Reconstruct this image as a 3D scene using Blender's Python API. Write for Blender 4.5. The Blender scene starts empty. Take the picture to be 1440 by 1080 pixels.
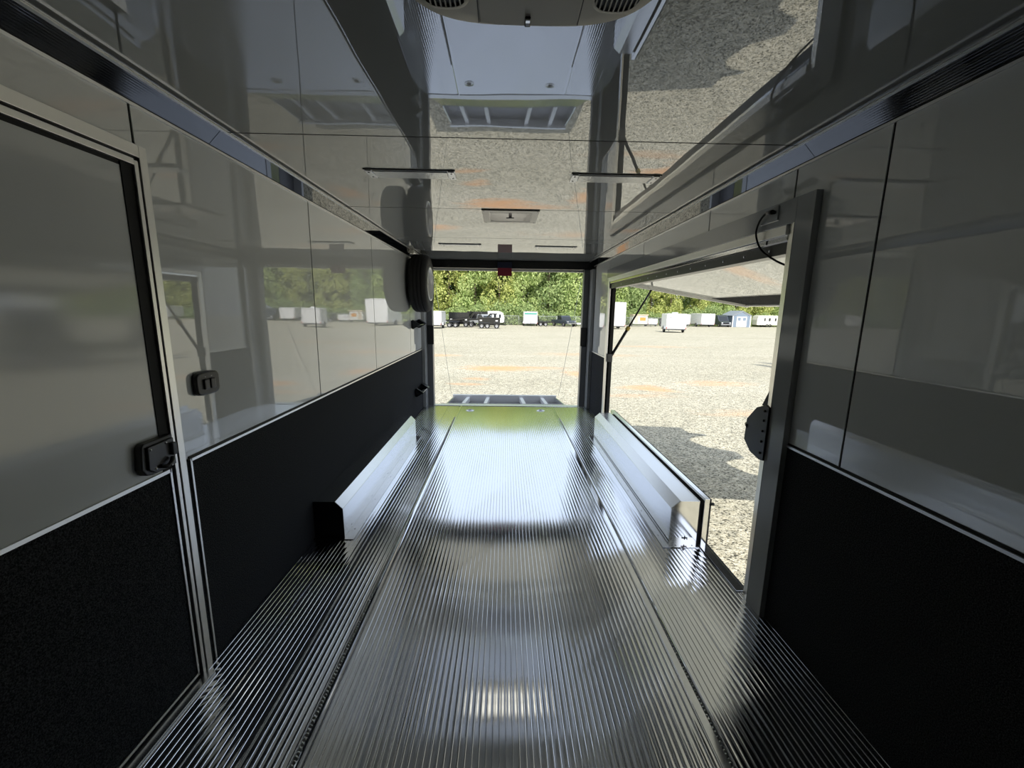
import bpy, math, random
from mathutils import Vector, Matrix
random.seed(7)
C = bpy.context.scene.collection
S = bpy.context.scene
# ------------------------------------------------------------------ camera
cam = bpy.data.cameras.new('camera'); camo = bpy.data.objects.new('camera', cam); C.objects.link(camo)
cam.sensor_fit = 'HORIZONTAL'; cam.sensor_width = 36.0; cam.lens = 582.0/1440*36.0
cam.clip_start = 0.02; cam.clip_end = 600
camo.matrix_world = Matrix(((0.99976148, -0.01145063, -0.01859724, -0.0361),
                            (-0.01627361, 0.17731175, -0.98402018, 0.0),
                            (0.01456516, 0.98408812, 0.17708312, 1.406),
                            (0, 0, 0, 1)))
S.camera = camo
# ------------------------------------------------------------------ light
w = bpy.data.worlds.new('world'); S.world = w; w.use_nodes = True
nt = w.node_tree; nt.nodes.clear()
sky = nt.nodes.new('ShaderNodeTexSky'); sky.sky_type = 'NISHITA'; sky.sun_disc = False
sky.sun_elevation = math.radians(48); sky.sun_rotation = math.radians(180)
sky.air_density = 1.0; sky.dust_density = 2.2; sky.ozone_density = 1.0; sky.altitude = 200
bg = nt.nodes.new('ShaderNodeBackground'); bg.inputs[1].default_value = 0.17
wo = nt.nodes.new('ShaderNodeOutputWorld')
hz = nt.nodes.new('ShaderNodeMix'); hz.data_type = 'RGBA'; hz.inputs[0].default_value = 0.55; hz.inputs[7].default_value = (7.2, 7.9, 8.9, 1)
nt.links.new(sky.outputs[0], hz.inputs[6]); nt.links.new(hz.outputs[2], bg.inputs[0]); nt.links.new(bg.outputs[0], wo.inputs[0])
sl = bpy.data.lights.new('sun', 'SUN'); sl.energy = 4.2; sl.angle = math.radians(0.55); sl.color = (1.0, 0.96, 0.88)
so = bpy.data.objects.new('sun', sl); C.objects.link(so)
so.rotation_euler = Vector((0.04, -0.90, 1.0)).to_track_quat('Z', 'Y').to_euler(); so.location = (0, -10, 20)
S.view_settings.view_transform = 'Standard'; S.view_settings.look = 'None'
S.view_settings.exposure = 0.27; S.view_settings.gamma = 1.0
S.cycles.max_bounces = 12; S.cycles.diffuse_bounces = 6; S.cycles.glossy_bounces = 8
S.cycles.sample_clamp_indirect = 12.0

# ------------------------------------------------------------------ helpers
OFF = {}
def tag(o, label=None, cat=None, group=None, kind=None):
    if label: o['label'] = label
    if cat: o['category'] = cat
    if group: o['group'] = group
    if kind: o['kind'] = kind
    return o
def thing(name, label, cat, loc=(0, 0, 0), group=None, rz=0.0, local=False):
    o = bpy.data.objects.new(name, None); C.objects.link(o); o.location = loc; o.rotation_euler = (0, 0, rz)
    o.empty_display_size = 0.1
    tag(o, label, cat, group)
    OFF[o] = Vector((0, 0, 0)) if local else Vector(loc)
    return o
def base_off(p):
    return OFF.get(p, Vector((0, 0, 0)))
class MB:
    def __init__(s): s.v = []; s.f = []; s.sm = []; s.cuts = []
    def add(s, vs, fs, smooth=False):
        n = len(s.v); s.cuts.append((n, len(s.f))); s.v += [Vector(a) for a in vs]; s.f += [tuple(i+n for i in f) for f in fs]; s.sm += [smooth]*len(fs); return s
    def box(s, x0, x1, y0, y1, z0, z1):
        return s.add([(x0,y0,z0),(x1,y0,z0),(x1,y1,z0),(x0,y1,z0),(x0,y0,z1),(x1,y0,z1),(x1,y1,z1),(x0,y1,z1)],
                     [(0,3,2,1),(4,5,6,7),(0,1,5,4),(1,2,6,5),(2,3,7,6),(3,0,4,7)])
    def bar(s, a, b, w, h, up=(0,0,1)):
        a = Vector(a); b = Vector(b); d = (b-a).normalized(); u = Vector(up)
        sd = d.cross(u).normalized()*w/2; u2 = sd.cross(d).normalized()*h/2
        vs = [p+sx*sd+sz*u2 for p in (a, b) for sx, sz in ((-1,-1),(1,-1),(1,1),(-1,1))]
        return s.add(vs, [(3,2,1,0),(4,5,6,7),(0,1,5,4),(1,2,6,5),(2,3,7,6),(3,0,4,7)])
    def prism(s, pts, ax, a, b, smooth=False):
        # pts: 2d polygon in the two other axes (cyclic order), extruded along ax
        n = len(pts); vs = []
        for t in (a, b):
            for p, q in pts:
                vs.append({'x': (t,p,q), 'y': (p,t,q), 'z': (p,q,t)}[ax])
        fs = [tuple(range(n)), tuple(range(2*n-1, n-1, -1))]
        m = len(s.f); s.add(vs, fs, False)
        base = len(s.v)-2*n
        for i in range(n):
            j = (i+1) % n; s.f.append((base+i, base+i+n, base+j+n, base+j)); s.sm.append(smooth)
        return s
    def tube(s, pts, r, n=10, cap=True):
        pts = [Vector(p) for p in pts]; rings = []
        rr = r if isinstance(r, (list, tuple)) else [r]*len(pts)
        u = None
        for i, p in enumerate(pts):
            d = (pts[min(i+1, len(pts)-1)]-pts[max(i-1, 0)]).normalized()
            if u is None: u = d.orthogonal().normalized()
            u = (u-d*u.dot(d)).normalized(); w_ = d.cross(u)
            rings.append([p+rr[i]*(math.cos(2*math.pi*k/n)*u+math.sin(2*math.pi*k/n)*w_) for k in range(n)])
        vs = [q for R in rings for q in R]; fs = []
        for i in range(len(pts)-1):
            for k in range(n):
                fs.append((i*n+k, i*n+(k+1) % n, (i+1)*n+(k+1) % n, (i+1)*n+k))
        s.add(vs, fs, True)
        if cap:
            b = len(s.v)-len(vs); s.f += [tuple(b+k for k in range(n-1, -1, -1)), tuple(b+(len(pts)-1)*n+k for k in range(n))]; s.sm += [False]*2
        return s
    def lathe(s, prof, axis, c, n=32, close=False, smooth=True):
        # prof list of (r, t) along axis
        c = Vector(c); vs = []; fs = []
        for k in range(n):
            a = 2*math.pi*k/n
            for r, t in prof:
                p = {'x': (t, r*math.cos(a), r*math.sin(a)), 'y': (r*math.cos(a), t, r*math.sin(a)), 'z': (r*math.cos(a), r*math.sin(a), t)}[axis]
                vs.append(c+Vector(p))
        m = len(prof)
        for k in range(n):
            for i in range(m if close else m-1):
                j = (i+1) % m; fs.append((k*m+i, k*m+j, ((k+1) % n)*m+j, ((k+1) % n)*m+i))
        return s.add(vs, fs, smooth)
    def build(s, name, mat, parent=None, bevel=0.0, seg=2, kind=None, label=None):
        off = Vector((0, 0, 0)); p = parent
        while p is not None and p not in OFF: p = p.parent
        if p is not None: off = OFF[p]
        me = bpy.data.meshes.new(name); me.from_pydata([tuple(v-off) for v in s.v], [], s.f); me.validate()
        for pl, m in zip(me.polygons, s.sm): pl.use_smooth = m
        import bmesh
        bm = bmesh.new(); bm.from_mesh(me); bmesh.ops.recalc_face_normals(bm, faces=bm.faces); bm.to_mesh(me); bm.free()
        me.materials.append(mat)
        o = bpy.data.objects.new(name, me); C.objects.link(o)
        if parent is not None: o.parent = parent
        if bevel:
            b = o.modifiers.new('bevel', 'BEVEL'); b.width = bevel; b.segments = seg; b.limit_method = 'ANGLE'; b.angle_limit = math.radians(35)
        if kind: o['kind'] = kind
        if label: o['label'] = label
        return o
def build_each(mb, name, mat, parent=None, bevel=0.0, **kw):
    cuts = mb.cuts+[(len(mb.v), len(mb.f))]
    for (v0, f0), (v1, f1) in zip(cuts, cuts[1:]):
        p = MB(); p.v = mb.v[v0:v1]; p.f = [tuple(i-v0 for i in f) for f in mb.f[f0:f1]]; p.sm = mb.sm[f0:f1]
        p.build(name, mat, parent, bevel, **kw)
def children(o): return [c for c in bpy.data.objects if c.parent == o]
def copy_tree(o, parent=None):
    c = o.copy(); C.objects.link(c); c.parent = parent
    for ch in children(o): copy_tree(ch, c)
    return c

def bez(P, n=10):
    out = []
    P = [Vector(p) for p in P]
    for i in range(len(P)-1):
        a = P[max(i-1, 0)]; b = P[i]; c = P[i+1]; d = P[min(i+2, len(P)-1)]
        for k in range(n):
            t = k/n; out.append(0.5*((2*b)+(c-a)*t+(2*a-5*b+4*c-d)*t*t+(-a+3*b-3*c+d)*t**3))
    out.append(P[-1]); return out
# ------------------------------------------------------------------ materials
def mat(name, col, rough=0.5, metal=0.0, ior=1.5, **kw):
    m = bpy.data.materials.new(name); m.use_nodes = True; b = m.node_tree.nodes['Principled BSDF']
    b.inputs['Base Color'].default_value = (*col, 1); b.inputs['Roughness'].default_value = rough
    b.inputs['Metallic'].default_value = metal; b.inputs['IOR'].default_value = ior
    for k, v in kw.items(): b.inputs[k.replace('_', ' ')].default_value = v
    return m
def N(m, t, **kw):
    n = m.node_tree.nodes.new(t)
    for k, v in kw.items(): setattr(n, k, v)
    return n
def noisebump(m, scale, strength, dist=0.01, detail=2, stretch=None, chain=None):
    nt = m.node_tree; L = nt.links; b = nt.nodes['Principled BSDF']
    tc = N(m, 'ShaderNodeTexCoord'); no = N(m, 'ShaderNodeTexNoise'); no.inputs['Scale'].default_value = scale; no.inputs['Detail'].default_value = detail
    if stretch:
        mp = N(m, 'ShaderNodeMapping'); mp.inputs['Scale'].default_value = stretch; L.new(tc.outputs['Object'], mp.inputs[0]); L.new(mp.outputs[0], no.inputs['Vector'])
    else: L.new(tc.outputs['Object'], no.inputs['Vector'])
    bu = N(m, 'ShaderNodeBump'); bu.inputs['Strength'].default_value = strength; bu.inputs['Distance'].default_value = dist
    L.new(no.outputs[0], bu.inputs['Height'])
    L.new(bu.outputs[0], b.inputs['Normal'])
    return no
def noisecol(m, scale, c1, c2, lo=0.35, hi=0.65, detail=3, stretch=None, coord='Object'):
    nt = m.node_tree; L = nt.links; b = nt.nodes['Principled BSDF']
    tc = N(m, 'ShaderNodeTexCoord'); no = N(m, 'ShaderNodeTexNoise'); no.inputs['Scale'].default_value = scale; no.inputs['Detail'].default_value = detail
    src = tc.outputs[coord]
    if stretch:
        mp = N(m, 'ShaderNodeMapping'); mp.inputs['Scale'].default_value = stretch; L.new(src, mp.inputs[0]); src = mp.outputs[0]
    L.new(src, no.inputs['Vector'])
    cr = N(m, 'ShaderNodeValToRGB'); cr.color_ramp.elements[0].position = lo; cr.color_ramp.elements[1].position = hi
    cr.color_ramp.elements[0].color = (*c1, 1); cr.color_ramp.elements[1].color = (*c2, 1)
    L.new(no.outputs[0], cr.inputs[0]); L.new(cr.outputs[0], b.inputs['Base Color'])
    return cr

PANEL = (0.70, 0.715, 0.71)
M = {}
M['panel'] = mat('glossy_panel', PANEL, 0.02, ior=2.2); noisebump(M['panel'], 1.6, 0.06, 0.02, 1)
M['ceil'] = mat('glossy_ceiling', (0.29, 0.30, 0.30), 0.012, ior=2.9); noisebump(M['ceil'], 2.2, 0.07, 0.02, 1)
M['doorpanel'] = mat('satin_door_panel', PANEL, 0.09, ior=1.7); noisebump(M['doorpanel'], 1.6, 0.10, 0.02, 1)
M['casing'] = mat('grey_casing', (0.38, 0.39, 0.395), 0.10, ior=1.8)
M['carpet'] = mat('black_carpet', (0.010, 0.011, 0.013), 1.0, ior=1.3); noisebump(M['carpet'], 420, 0.8, 0.004, 2)
noisecol(M['carpet'], 260, (0.006, 0.0065, 0.008), (0.085, 0.090, 0.100), 0.38, 0.78, 3)
M['cove'] = mat('polished_black_cove', (0.006, 0.007, 0.010), 0.015, ior=1.65)
M['trim'] = mat('bright_aluminium_trim', (0.80, 0.80, 0.80), 0.35, 1.0)
M['trimgrey'] = mat('satin_aluminium', (0.80, 0.79, 0.76), 0.36, 1.0)
M['gap'] = mat('black_gap', (0.004, 0.004, 0.005), 0.6)
M['black'] = mat('black_paint', (0.006, 0.006, 0.008), 0.25)
M['post'] = mat('dark_grey_paint', (0.15, 0.155, 0.165), 0.3)
M['plastic'] = mat('black_plastic', (0.012, 0.012, 0.013), 0.35)
M['plasticgrey'] = mat('dark_grey_plastic', (0.05, 0.05, 0.055), 0.3)
M['rubber'] = mat('rubber', (0.012, 0.012, 0.013), 0.75)
M['floor'] = mat('ribbed_aluminium', (0.84, 0.86, 0.90), 0.075, 1.0)
_f = M['floor'].node_tree; _f.nodes['Principled BSDF'].inputs['Anisotropic'].default_value = 0.0
_c = _f.nodes.new('ShaderNodeCombineXYZ'); _c.inputs[0].default_value = 1.0; _f.links.new(_c.outputs[0], _f.nodes['Principled BSDF'].inputs['Tangent'])
M['smoothalu'] = mat('smooth_aluminium', (0.78, 0.79, 0.80), 0.24, 1.0)
M['brightalu'] = mat('pale_aluminium', (0.82, 0.82, 0.82), 0.35, 0.35)
M['mirroralu'] = mat('mill_aluminium', (0.85, 0.85, 0.84), 0.12, 1.0)
M['weld'] = mat('weld_bead', (0.55, 0.55, 0.55), 0.4, 1.0)
M['panmetal'] = mat('dull_aluminium', (0.30, 0.30, 0.31), 0.4, 0.6)
M['chrome'] = mat('steel_screw', (0.75, 0.75, 0.77), 0.2, 1.0)
M['ac'] = mat('cream_plastic', (0.44, 0.43, 0.39), 0.45); noisebump(M['ac'], 900, 0.1, 0.001, 1)
M['lens'] = mat('clear_light_lens', (0.9, 0.9, 0.9), 0.08, ior=1.45, Transmission_Weight=0.6)
M['lightlens'] = mat('frosted_light_lens', (0.72, 0.74, 0.76), 0.22, 0.25, ior=1.6); noisebump(M['lightlens'], 60, 0.35, 0.004, 1)
M['lightbase'] = mat('light_reflector', (0.75, 0.76, 0.78), 0.3, 0.6)
M['ventwhite'] = mat('white_vent_plastic', (0.52, 0.51, 0.50), 0.35)
M['red'] = mat('maroon_fabric', (0.22, 0.012, 0.035), 0.7)
M['navy'] = mat('navy_fabric', (0.004, 0.008, 0.035), 0.7)
M['wheelwhite'] = mat('silver_rim', (0.36, 0.36, 0.37), 0.35, 0.5)
M['brightrim'] = mat('bright_rim', (0.85, 0.85, 0.85), 0.3, 0.2)
M['white'] = mat('white_paint', (0.80, 0.80, 0.79), 0.3)
M['offwhite'] = mat('off_white_paint', (0.72, 0.70, 0.64), 0.35)
M['beige'] = mat('beige_paint', (0.62, 0.52, 0.38), 0.5)
M['green'] = mat('green_stripe', (0.05, 0.30, 0.24), 0.4)
M['bluegrey'] = mat('blue_grey_siding', (0.20, 0.25, 0.32), 0.7)
M['roofgrey'] = mat('grey_roof', (0.22, 0.25, 0.29), 0.8)
M['glass'] = mat('dark_glass', (0.02, 0.025, 0.03), 0.05, ior=1.6)
M['carpaint'] = mat('black_car_paint', (0.008, 0.008, 0.009), 0.12, ior=1.7)
M['greypaint'] = mat('dark_blue_grey_paint', (0.045, 0.055, 0.07), 0.2, ior=1.6)
M['silverpaint'] = mat('silver_paint', (0.42, 0.43, 0.45), 0.25, 0.4)
M['redlens'] = mat('red_lens', (0.5, 0.02, 0.02), 0.2)
M['amber'] = mat('amber_lens', (0.7, 0.3, 0.03), 0.2)
M['orange'] = mat('yellow_tape', (0.55, 0.42, 0.10), 0.4)
M['galv'] = mat('galvanised_steel', (0.5, 0.52, 0.52), 0.45, 0.8)
M['bark'] = mat('bark', (0.12, 0.09, 0.065), 0.9)
lidm = mat('translucent_lid', (0.85, 0.84, 0.80), 0.5)
_b = lidm.node_tree.nodes['Principled BSDF']; _t = lidm.node_tree.nodes.new('ShaderNodeBsdfTranslucent'); _t.inputs[0].default_value = (0.85, 0.82, 0.74, 1)
_m = lidm.node_tree.nodes.new('ShaderNodeMixShader'); _m.inputs[0].default_value = 0.85
lidm.node_tree.links.new(_b.outputs[0], _m.inputs[1]); lidm.node_tree.links.new(_t.outputs[0], _m.inputs[2]); lidm.node_tree.links.new(_m.outputs[0], lidm.node_tree.nodes['Material Output'].inputs[0])
M['lid'] = lidm
M['redpaint'] = mat('red_paint', (0.35, 0.03, 0.02), 0.3)

# gravel
def gravel():
    m = mat('gravel', (0.5, 0.48, 0.42), 0.95, ior=1.3); nt = m.node_tree; L = nt.links; b = nt.nodes['Principled BSDF']
    tc = N(m, 'ShaderNodeTexCoord')
    vo = N(m, 'ShaderNodeTexVoronoi'); vo.inputs['Scale'].default_value = 62; L.new(tc.outputs['Object'], vo.inputs['Vector'])
    cr = N(m, 'ShaderNodeValToRGB'); e = cr.color_ramp.elements
    e[0].position = 0.0; e[0].color = (0.06, 0.063, 0.057, 1); _y = e.new(0.16); _y.color = (0.24, 0.235, 0.20, 1); e[1].position = 1.0; e[1].color = (0.82, 0.79, 0.69, 1)
    x = e.new(0.34); x.color = (0.56, 0.53, 0.43, 1)
    sep = N(m, 'ShaderNodeSeparateColor'); L.new(vo.outputs['Color'], sep.inputs[0]); L.new(sep.outputs[0], cr.inputs[0])
    # large scale tone drift
    n1 = N(m, 'ShaderNodeTexNoise'); n1.inputs['Scale'].default_value = 0.35; n1.inputs['Detail'].default_value = 6
    mp = N(m, 'ShaderNodeMapping'); mp.inputs['Scale'].default_value = (0.5, 1.4, 1); L.new(tc.outputs['Object'], mp.inputs[0]); L.new(mp.outputs[0], n1.inputs['Vector'])
    mx = N(m, 'ShaderNodeMix', data_type='RGBA', blend_type='MULTIPLY'); mx.inputs[0].default_value = 1.0
    c2 = N(m, 'ShaderNodeValToRGB'); c2.color_ramp.elements[0].position = 0.3; c2.color_ramp.elements[1].position = 0.7
    c2.color_ramp.elements[0].color = (0.86, 0.86, 0.84, 1); c2.color_ramp.elements[1].color = (1, 1, 1, 1)
    L.new(n1.outputs[0], c2.inputs[0]); L.new(cr.outputs[0], mx.inputs[6]); L.new(c2.outputs[0], mx.inputs[7])
    n3 = N(m, 'ShaderNodeTexNoise'); n3.inputs['Scale'].default_value = 9.0; n3.inputs['Detail'].default_value = 8; n3.inputs['Roughness'].default_value = 0.8; L.new(tc.outputs['Object'], n3.inputs['Vector'])
    c3 = N(m, 'ShaderNodeValToRGB'); c3.color_ramp.elements[0].position = 0.38; c3.color_ramp.elements[1].position = 0.60
    c3.color_ramp.elements[0].color = (0.58, 0.58, 0.54, 1); c3.color_ramp.elements[1].color = (1.0, 0.965, 0.88, 1); L.new(n3.outputs[0], c3.inputs[0])
    mx3 = N(m, 'ShaderNodeMix', data_type='RGBA', blend_type='MULTIPLY'); mx3.inputs[0].default_value = 1.0; L.new(mx.outputs[2], mx3.inputs[6]); L.new(c3.outputs[0], mx3.inputs[7])
    cur = mx3.outputs[2]
    # clay stains
    n2 = N(m, 'ShaderNodeTexNoise'); n2.inputs['Scale'].default_value = 1.6; n2.inputs['Detail'].default_value = 5; n2.inputs['Roughness'].default_value = 0.7
    L.new(mp.outputs[0], n2.inputs['Vector'])
    for (cx, cy, rx, ry, s) in STAINS:
        sb = N(m, 'ShaderNodeVectorMath', operation='SUBTRACT'); L.new(tc.outputs['Object'], sb.inputs[0]); sb.inputs[1].default_value = (cx, cy, 0)
        ml = N(m, 'ShaderNodeVectorMath', operation='MULTIPLY'); L.new(sb.outputs[0], ml.inputs[0]); ml.inputs[1].default_value = (1/rx, 1/ry, 0)
        ln = N(m, 'ShaderNodeVectorMath', operation='LENGTH'); L.new(ml.outputs[0], ln.inputs[0])
        ad = N(m, 'ShaderNodeMath', operation='MULTIPLY_ADD'); L.new(n2.outputs[0], ad.inputs[0]); ad.inputs[1].default_value = 2.6; L.new(ln.outputs['Value'], ad.inputs[2])
        mr = N(m, 'ShaderNodeMapRange'); L.new(ad.outputs[0], mr.inputs[0]); mr.inputs[1].default_value = 1.55; mr.inputs[2].default_value = 2.3; mr.inputs[3].default_value = s; mr.inputs[4].default_value = 0
        m2 = N(m, 'ShaderNodeMix', data_type='RGBA'); L.new(mr.outputs[0], m2.inputs[0]); L.new(cur, m2.inputs[6]); m2.inputs[7].default_value = (0.64, 0.35, 0.17, 1); cur = m2.outputs[2]
    L.new(cur, b.inputs['Base Color'])
    bu = N(m, 'ShaderNodeBump'); bu.inputs['Strength'].default_value = 0.7; bu.inputs['Distance'].default_value = 0.012; bu.invert = True
    L.new(vo.outputs['Distance'], bu.inputs['Height']); L.new(bu.outputs[0], b.inputs['Normal'])
    return m
STAINS = [(-0.4, 14.4, 1.4, 1.0, 0.9), (1.0, 14.6, 1.6, 0.45, 0.6), (2.3, 13.1, 0.6, 0.9, 0.7), (-0.85, 12.0, 0.5, 0.35, 0.6), (-1.1, 11.0, 0.7, 0.25, 0.5),
          (-3.1, 18.8, 1.2, 0.6, 0.6), (3.75, 10.6, 0.75, 0.7, 0.75), (6.0, 11.6, 1.3, 0.6, 0.45), (4.7, 7.9, 1.0, 0.35, 0.35), (3.0, 9.6, 1.5, 0.3, 0.3), (4.0, 20.0, 3.0, 1.2, 0.35), (9.0, 26, 4, 1, 0.3)]
M['gravel'] = gravel()

def leaf(name, c1, c2):
    m = mat(name, c1, 0.7, ior=1.3, Transmission_Weight=0.0)
    nt = m.node_tree; L = nt.links; b = nt.nodes['Principled BSDF']
    ge = N(m, 'ShaderNodeNewGeometry'); cr = N(m, 'ShaderNodeValToRGB')
    cr.color_ramp.elements[0].color = (*c1, 1); cr.color_ramp.elements[1].color = (*c2, 1)
    tc = N(m, 'ShaderNodeTexCoord'); no = N(m, 'ShaderNodeTexNoise'); no.inputs['Scale'].default_value = 0.6; no.inputs['Detail'].default_value = 3
    L.new(tc.outputs['Object'], no.inputs['Vector'])
    ad = N(m, 'ShaderNodeMath', operation='ADD'); L.new(ge.outputs['Random Per Island'], ad.inputs[0]); L.new(no.outputs[0], ad.inputs[1])
    mr = N(m, 'ShaderNodeMapRange'); mr.inputs[1].default_value = 0.3; mr.inputs[2].default_value = 1.4; L.new(ad.outputs[0], mr.inputs[0]); L.new(mr.outputs[0], cr.inputs[0])
    L.new(cr.outputs[0], b.inputs['Base Color'])
    tr = N(m, 'ShaderNodeBsdfTranslucent'); L.new(cr.outputs[0], tr.inputs['Color'])
    ms = N(m, 'ShaderNodeMixShader'); ms.inputs[0].default_value = 0.35
    out = nt.nodes['Material Output']; L.new(b.outputs[0], ms.inputs[1]); L.new(tr.outputs[0], ms.inputs[2]); L.new(ms.outputs[0], out.inputs['Surface'])
    return m
LEAF = [leaf('leaf_bright', (0.14, 0.24, 0.05), (0.64, 0.73, 0.32)), leaf('leaf_mid', (0.10, 0.18, 0.06), (0.50, 0.60, 0.26)),
        leaf('leaf_yellow', (0.20, 0.28, 0.06), (0.72, 0.74, 0.28)), leaf('leaf_dark', (0.04, 0.09, 0.025), (0.20, 0.30, 0.08))]

# ================================================================== TRAILER SHELL
A = 1.2; H = 2.076; XC = 1.143; ZT = 2.019; HC = 0.846; YF = 6.0; YB = -2.6
def struct(name, mb, m, parent=None, bevel=0.0, label=None, cat=None):
    o = mb.build(name, m, parent, bevel)
    if parent is None: tag(o, label, cat, kind='structure')
    return o
# floor: extruded planks with ribs, one cross-section swept along y
def floor_profile():
    pts = []
    def plank(x0, x1, nrib):
        p = (x1-x0)/nrib
        for i in range(nrib):
            a = x0+i*p
            if i % 8 == 0: pts.extend([(a, -0.0015), (a+0.0003, -0.006), (a+0.0016, -0.006), (a+0.0019, -0.0024)]); l = 0.0019
            else: l = 0.0
            # shallow dished web between the ribs
            for k in range(7):
                t = k/6; pts.append((a+l+(p*0.76-l)*t, -0.0018-0.00040*4*t*(1-t)))
            pts.extend([(a+p*0.78, -0.0005), (a+p*0.82, 0.0), (a+p*0.90, 0.0), (a+p*0.94, -0.0005), (a+p*0.96, -0.0018)])
        pts.append((x1, -0.0022))
    plank(-1.2, -0.690, 23)
    pts.extend([(-0.689, -0.0045), (-0.679, -0.0045)])
    pts.extend([(-0.678+0.028*k/8, -0.002+0.006*math.sin(math.pi*k/8)) for k in range(9)])
    plank(-0.648, 0.663, 60)
    pts.extend([(0.664, 0.0), (0.691, 0.0), (0.692, -0.0045), (0.701, -0.0045)])
    pts.extend([(0.702+0.007*k/4, -0.002+0.003*math.sin(math.pi*k/4)) for k in range(5)])
    plank(0.711, 1.2, 22)
    return pts
pf = floor_profile(); mb = MB(); n = len(pf)
mb.add([(x, YB, z) for x, z in pf]+[(x, YF, z) for x, z in pf], [(i, i+1, i+1+n, i+n) for i in range(n-1)], True)
mb.box(-1.2, 1.2, YB, YF, -0.06, -0.014)
mb.sm = [True if not (abs(pf[i+1][0]-pf[i][0]) < 0.0004 or abs(pf[i+1][1]-pf[i][1]) > 0.0035) else False for i in range(n-1)]+mb.sm[n-1:]
floor = struct('floor', mb, M['floor'], label='ribbed aluminium plank floor of the trailer', cat='floor')
es = floor.modifiers.new('edge_split', 'EDGE_SPLIT'); es.split_angle = math.radians(14)
for sx, x in ((-1, -0.6835), (1, 0.6965)):
    mb = MB(); rnd = random.Random(3)
    y = 0.35
    while y < 5.3:
        r = 0.0062*rnd.uniform(0.8, 1.2)
        mb.lathe([(0.0005, r*0.75), (r*0.6, r*0.55), (r, 0.0), (r*0.8, -r*0.8)], 'z', (x+rnd.uniform(-.0015, .0015), y, -0.0025), 7)
        y += rnd.uniform(0.011, 0.017)
    mb.build('weld_bead', M['weld'], floor, kind='stuff', label='rough weld bead in the %s floor seam' % ('left' if sx < 0 else 'right'))
MB().box(-1.19, 1.19, 5.955, 6.06, -0.003, 0.004).build('threshold_strip', M['smoothalu'], floor, 0.002)

GAP = 0.010
def panels(side, segs, z0, z1, x0, x1, m, mb=None):
    mb = mb or MB()
    for a, b in segs: mb.box(x0, x1, a+GAP/2, b-GAP/2, z0, z1)
    return mb
# left wall
wl = MB().box(-1.25, -1.204, YB, 6.0, -0.06, 2.16)
wall_left = struct('wall_left', wl, M['gap'], label='left side wall of the trailer', cat='wall')
segl = [(YB, -2.13), (-2.13, -0.95), (-0.95, 0.24), (0.24, 1.421), (1.421, 2.594), (2.594, 3.755), (3.755, 5.155), (5.155, 5.90)]
panels(-1, segl, HC, ZT, -1.204, -1.2, M['panel']).build('wall_panel', M['panel'], wall_left, kind=None, label='glossy grey upper panelling')
MB().box(-1.204, -1.196, YB, 5.93, 0.0, HC-0.006).build('carpet_wainscot', M['carpet'], wall_left, label='black carpet lower wall')
# aluminium cap on the carpet and a black strip drawn as its shadow line
MB().box(-1.2, -1.190, 1.475, 5.93, HC-0.010, HC).box(-1.2, -1.190, YB, 0.45, HC-0.010, HC).box(-1.2, -1.190, 1.472, 1.480, 0.0, HC).build('wainscot_trim', M['trim'], wall_left)
MB().box(-1.2, -1.1965, 1.475, 5.93, HC, HC+0.008).build('wainscot_shadow', M['gap'], wall_left)
# right wall with the opening
OY0, OY1, OZ = 1.87, 4.97, 1.775
wr = MB().box(1.204, 1.25, YB, OY0, -0.06, 2.16).box(1.204, 1.25, OY1, 6.0, -0.06, 2.16).box(1.204, 1.25, OY0, OY1, OZ, 2.16)
wall_right = struct('wall_right', wr, M['gap'], label='right side wall of the trailer with its large opening', cat='wall')
mb = panels(1, [(YB, -2.13), (-2.13, -0.95), (-0.95, 0.24), (0.24, 1.425), (1.425, 1.87)], HC, ZT, 1.2, 1.204, None)
panels(1, [(1.87, 2.63), (2.63, 3.84), (3.84, 4.97)], OZ+0.06, ZT, 1.2, 1.204, None, mb)
panels(1, [(4.97, 5.056), (5.056, 5.80)], HC, ZT, 1.2, 1.204, None, mb)
mb.build('wall_panel', M['panel'], wall_right, label='glossy grey upper panelling')
MB().box(1.196, 1.204, YB, 1.72, 0.0, HC-0.006).box(1.196, 1.204, 5.03, 5.93, 0.0, HC-0.006).build('carpet_wainscot', M['carpet'], wall_right, label='black carpet lower wall')
MB().box(1.190, 1.2, YB, 1.72, HC-0.010, HC).box(1.190, 1.2, 5.03, 5.93, HC-0.010, HC).build('wainscot_trim', M['trim'], wall_right)
MB().box(1.1965, 1.2, YB, 1.72, HC, HC+0.008).build('wainscot_shadow', M['gap'], wall_right)  # black strip standing in for the shade line above the trim
# front wall behind the viewer
wf = struct('wall_front', MB().box(-1.25, 1.25, YB-0.05, YB, -0.06, 2.16), M['panel'], label='front wall of the trailer', cat='wall')
MB().box(-1.2, 1.2, YB, YB+0.008, 0.0, HC-0.006).build('carpet_wainscot', M['carpet'], wf)
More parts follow.
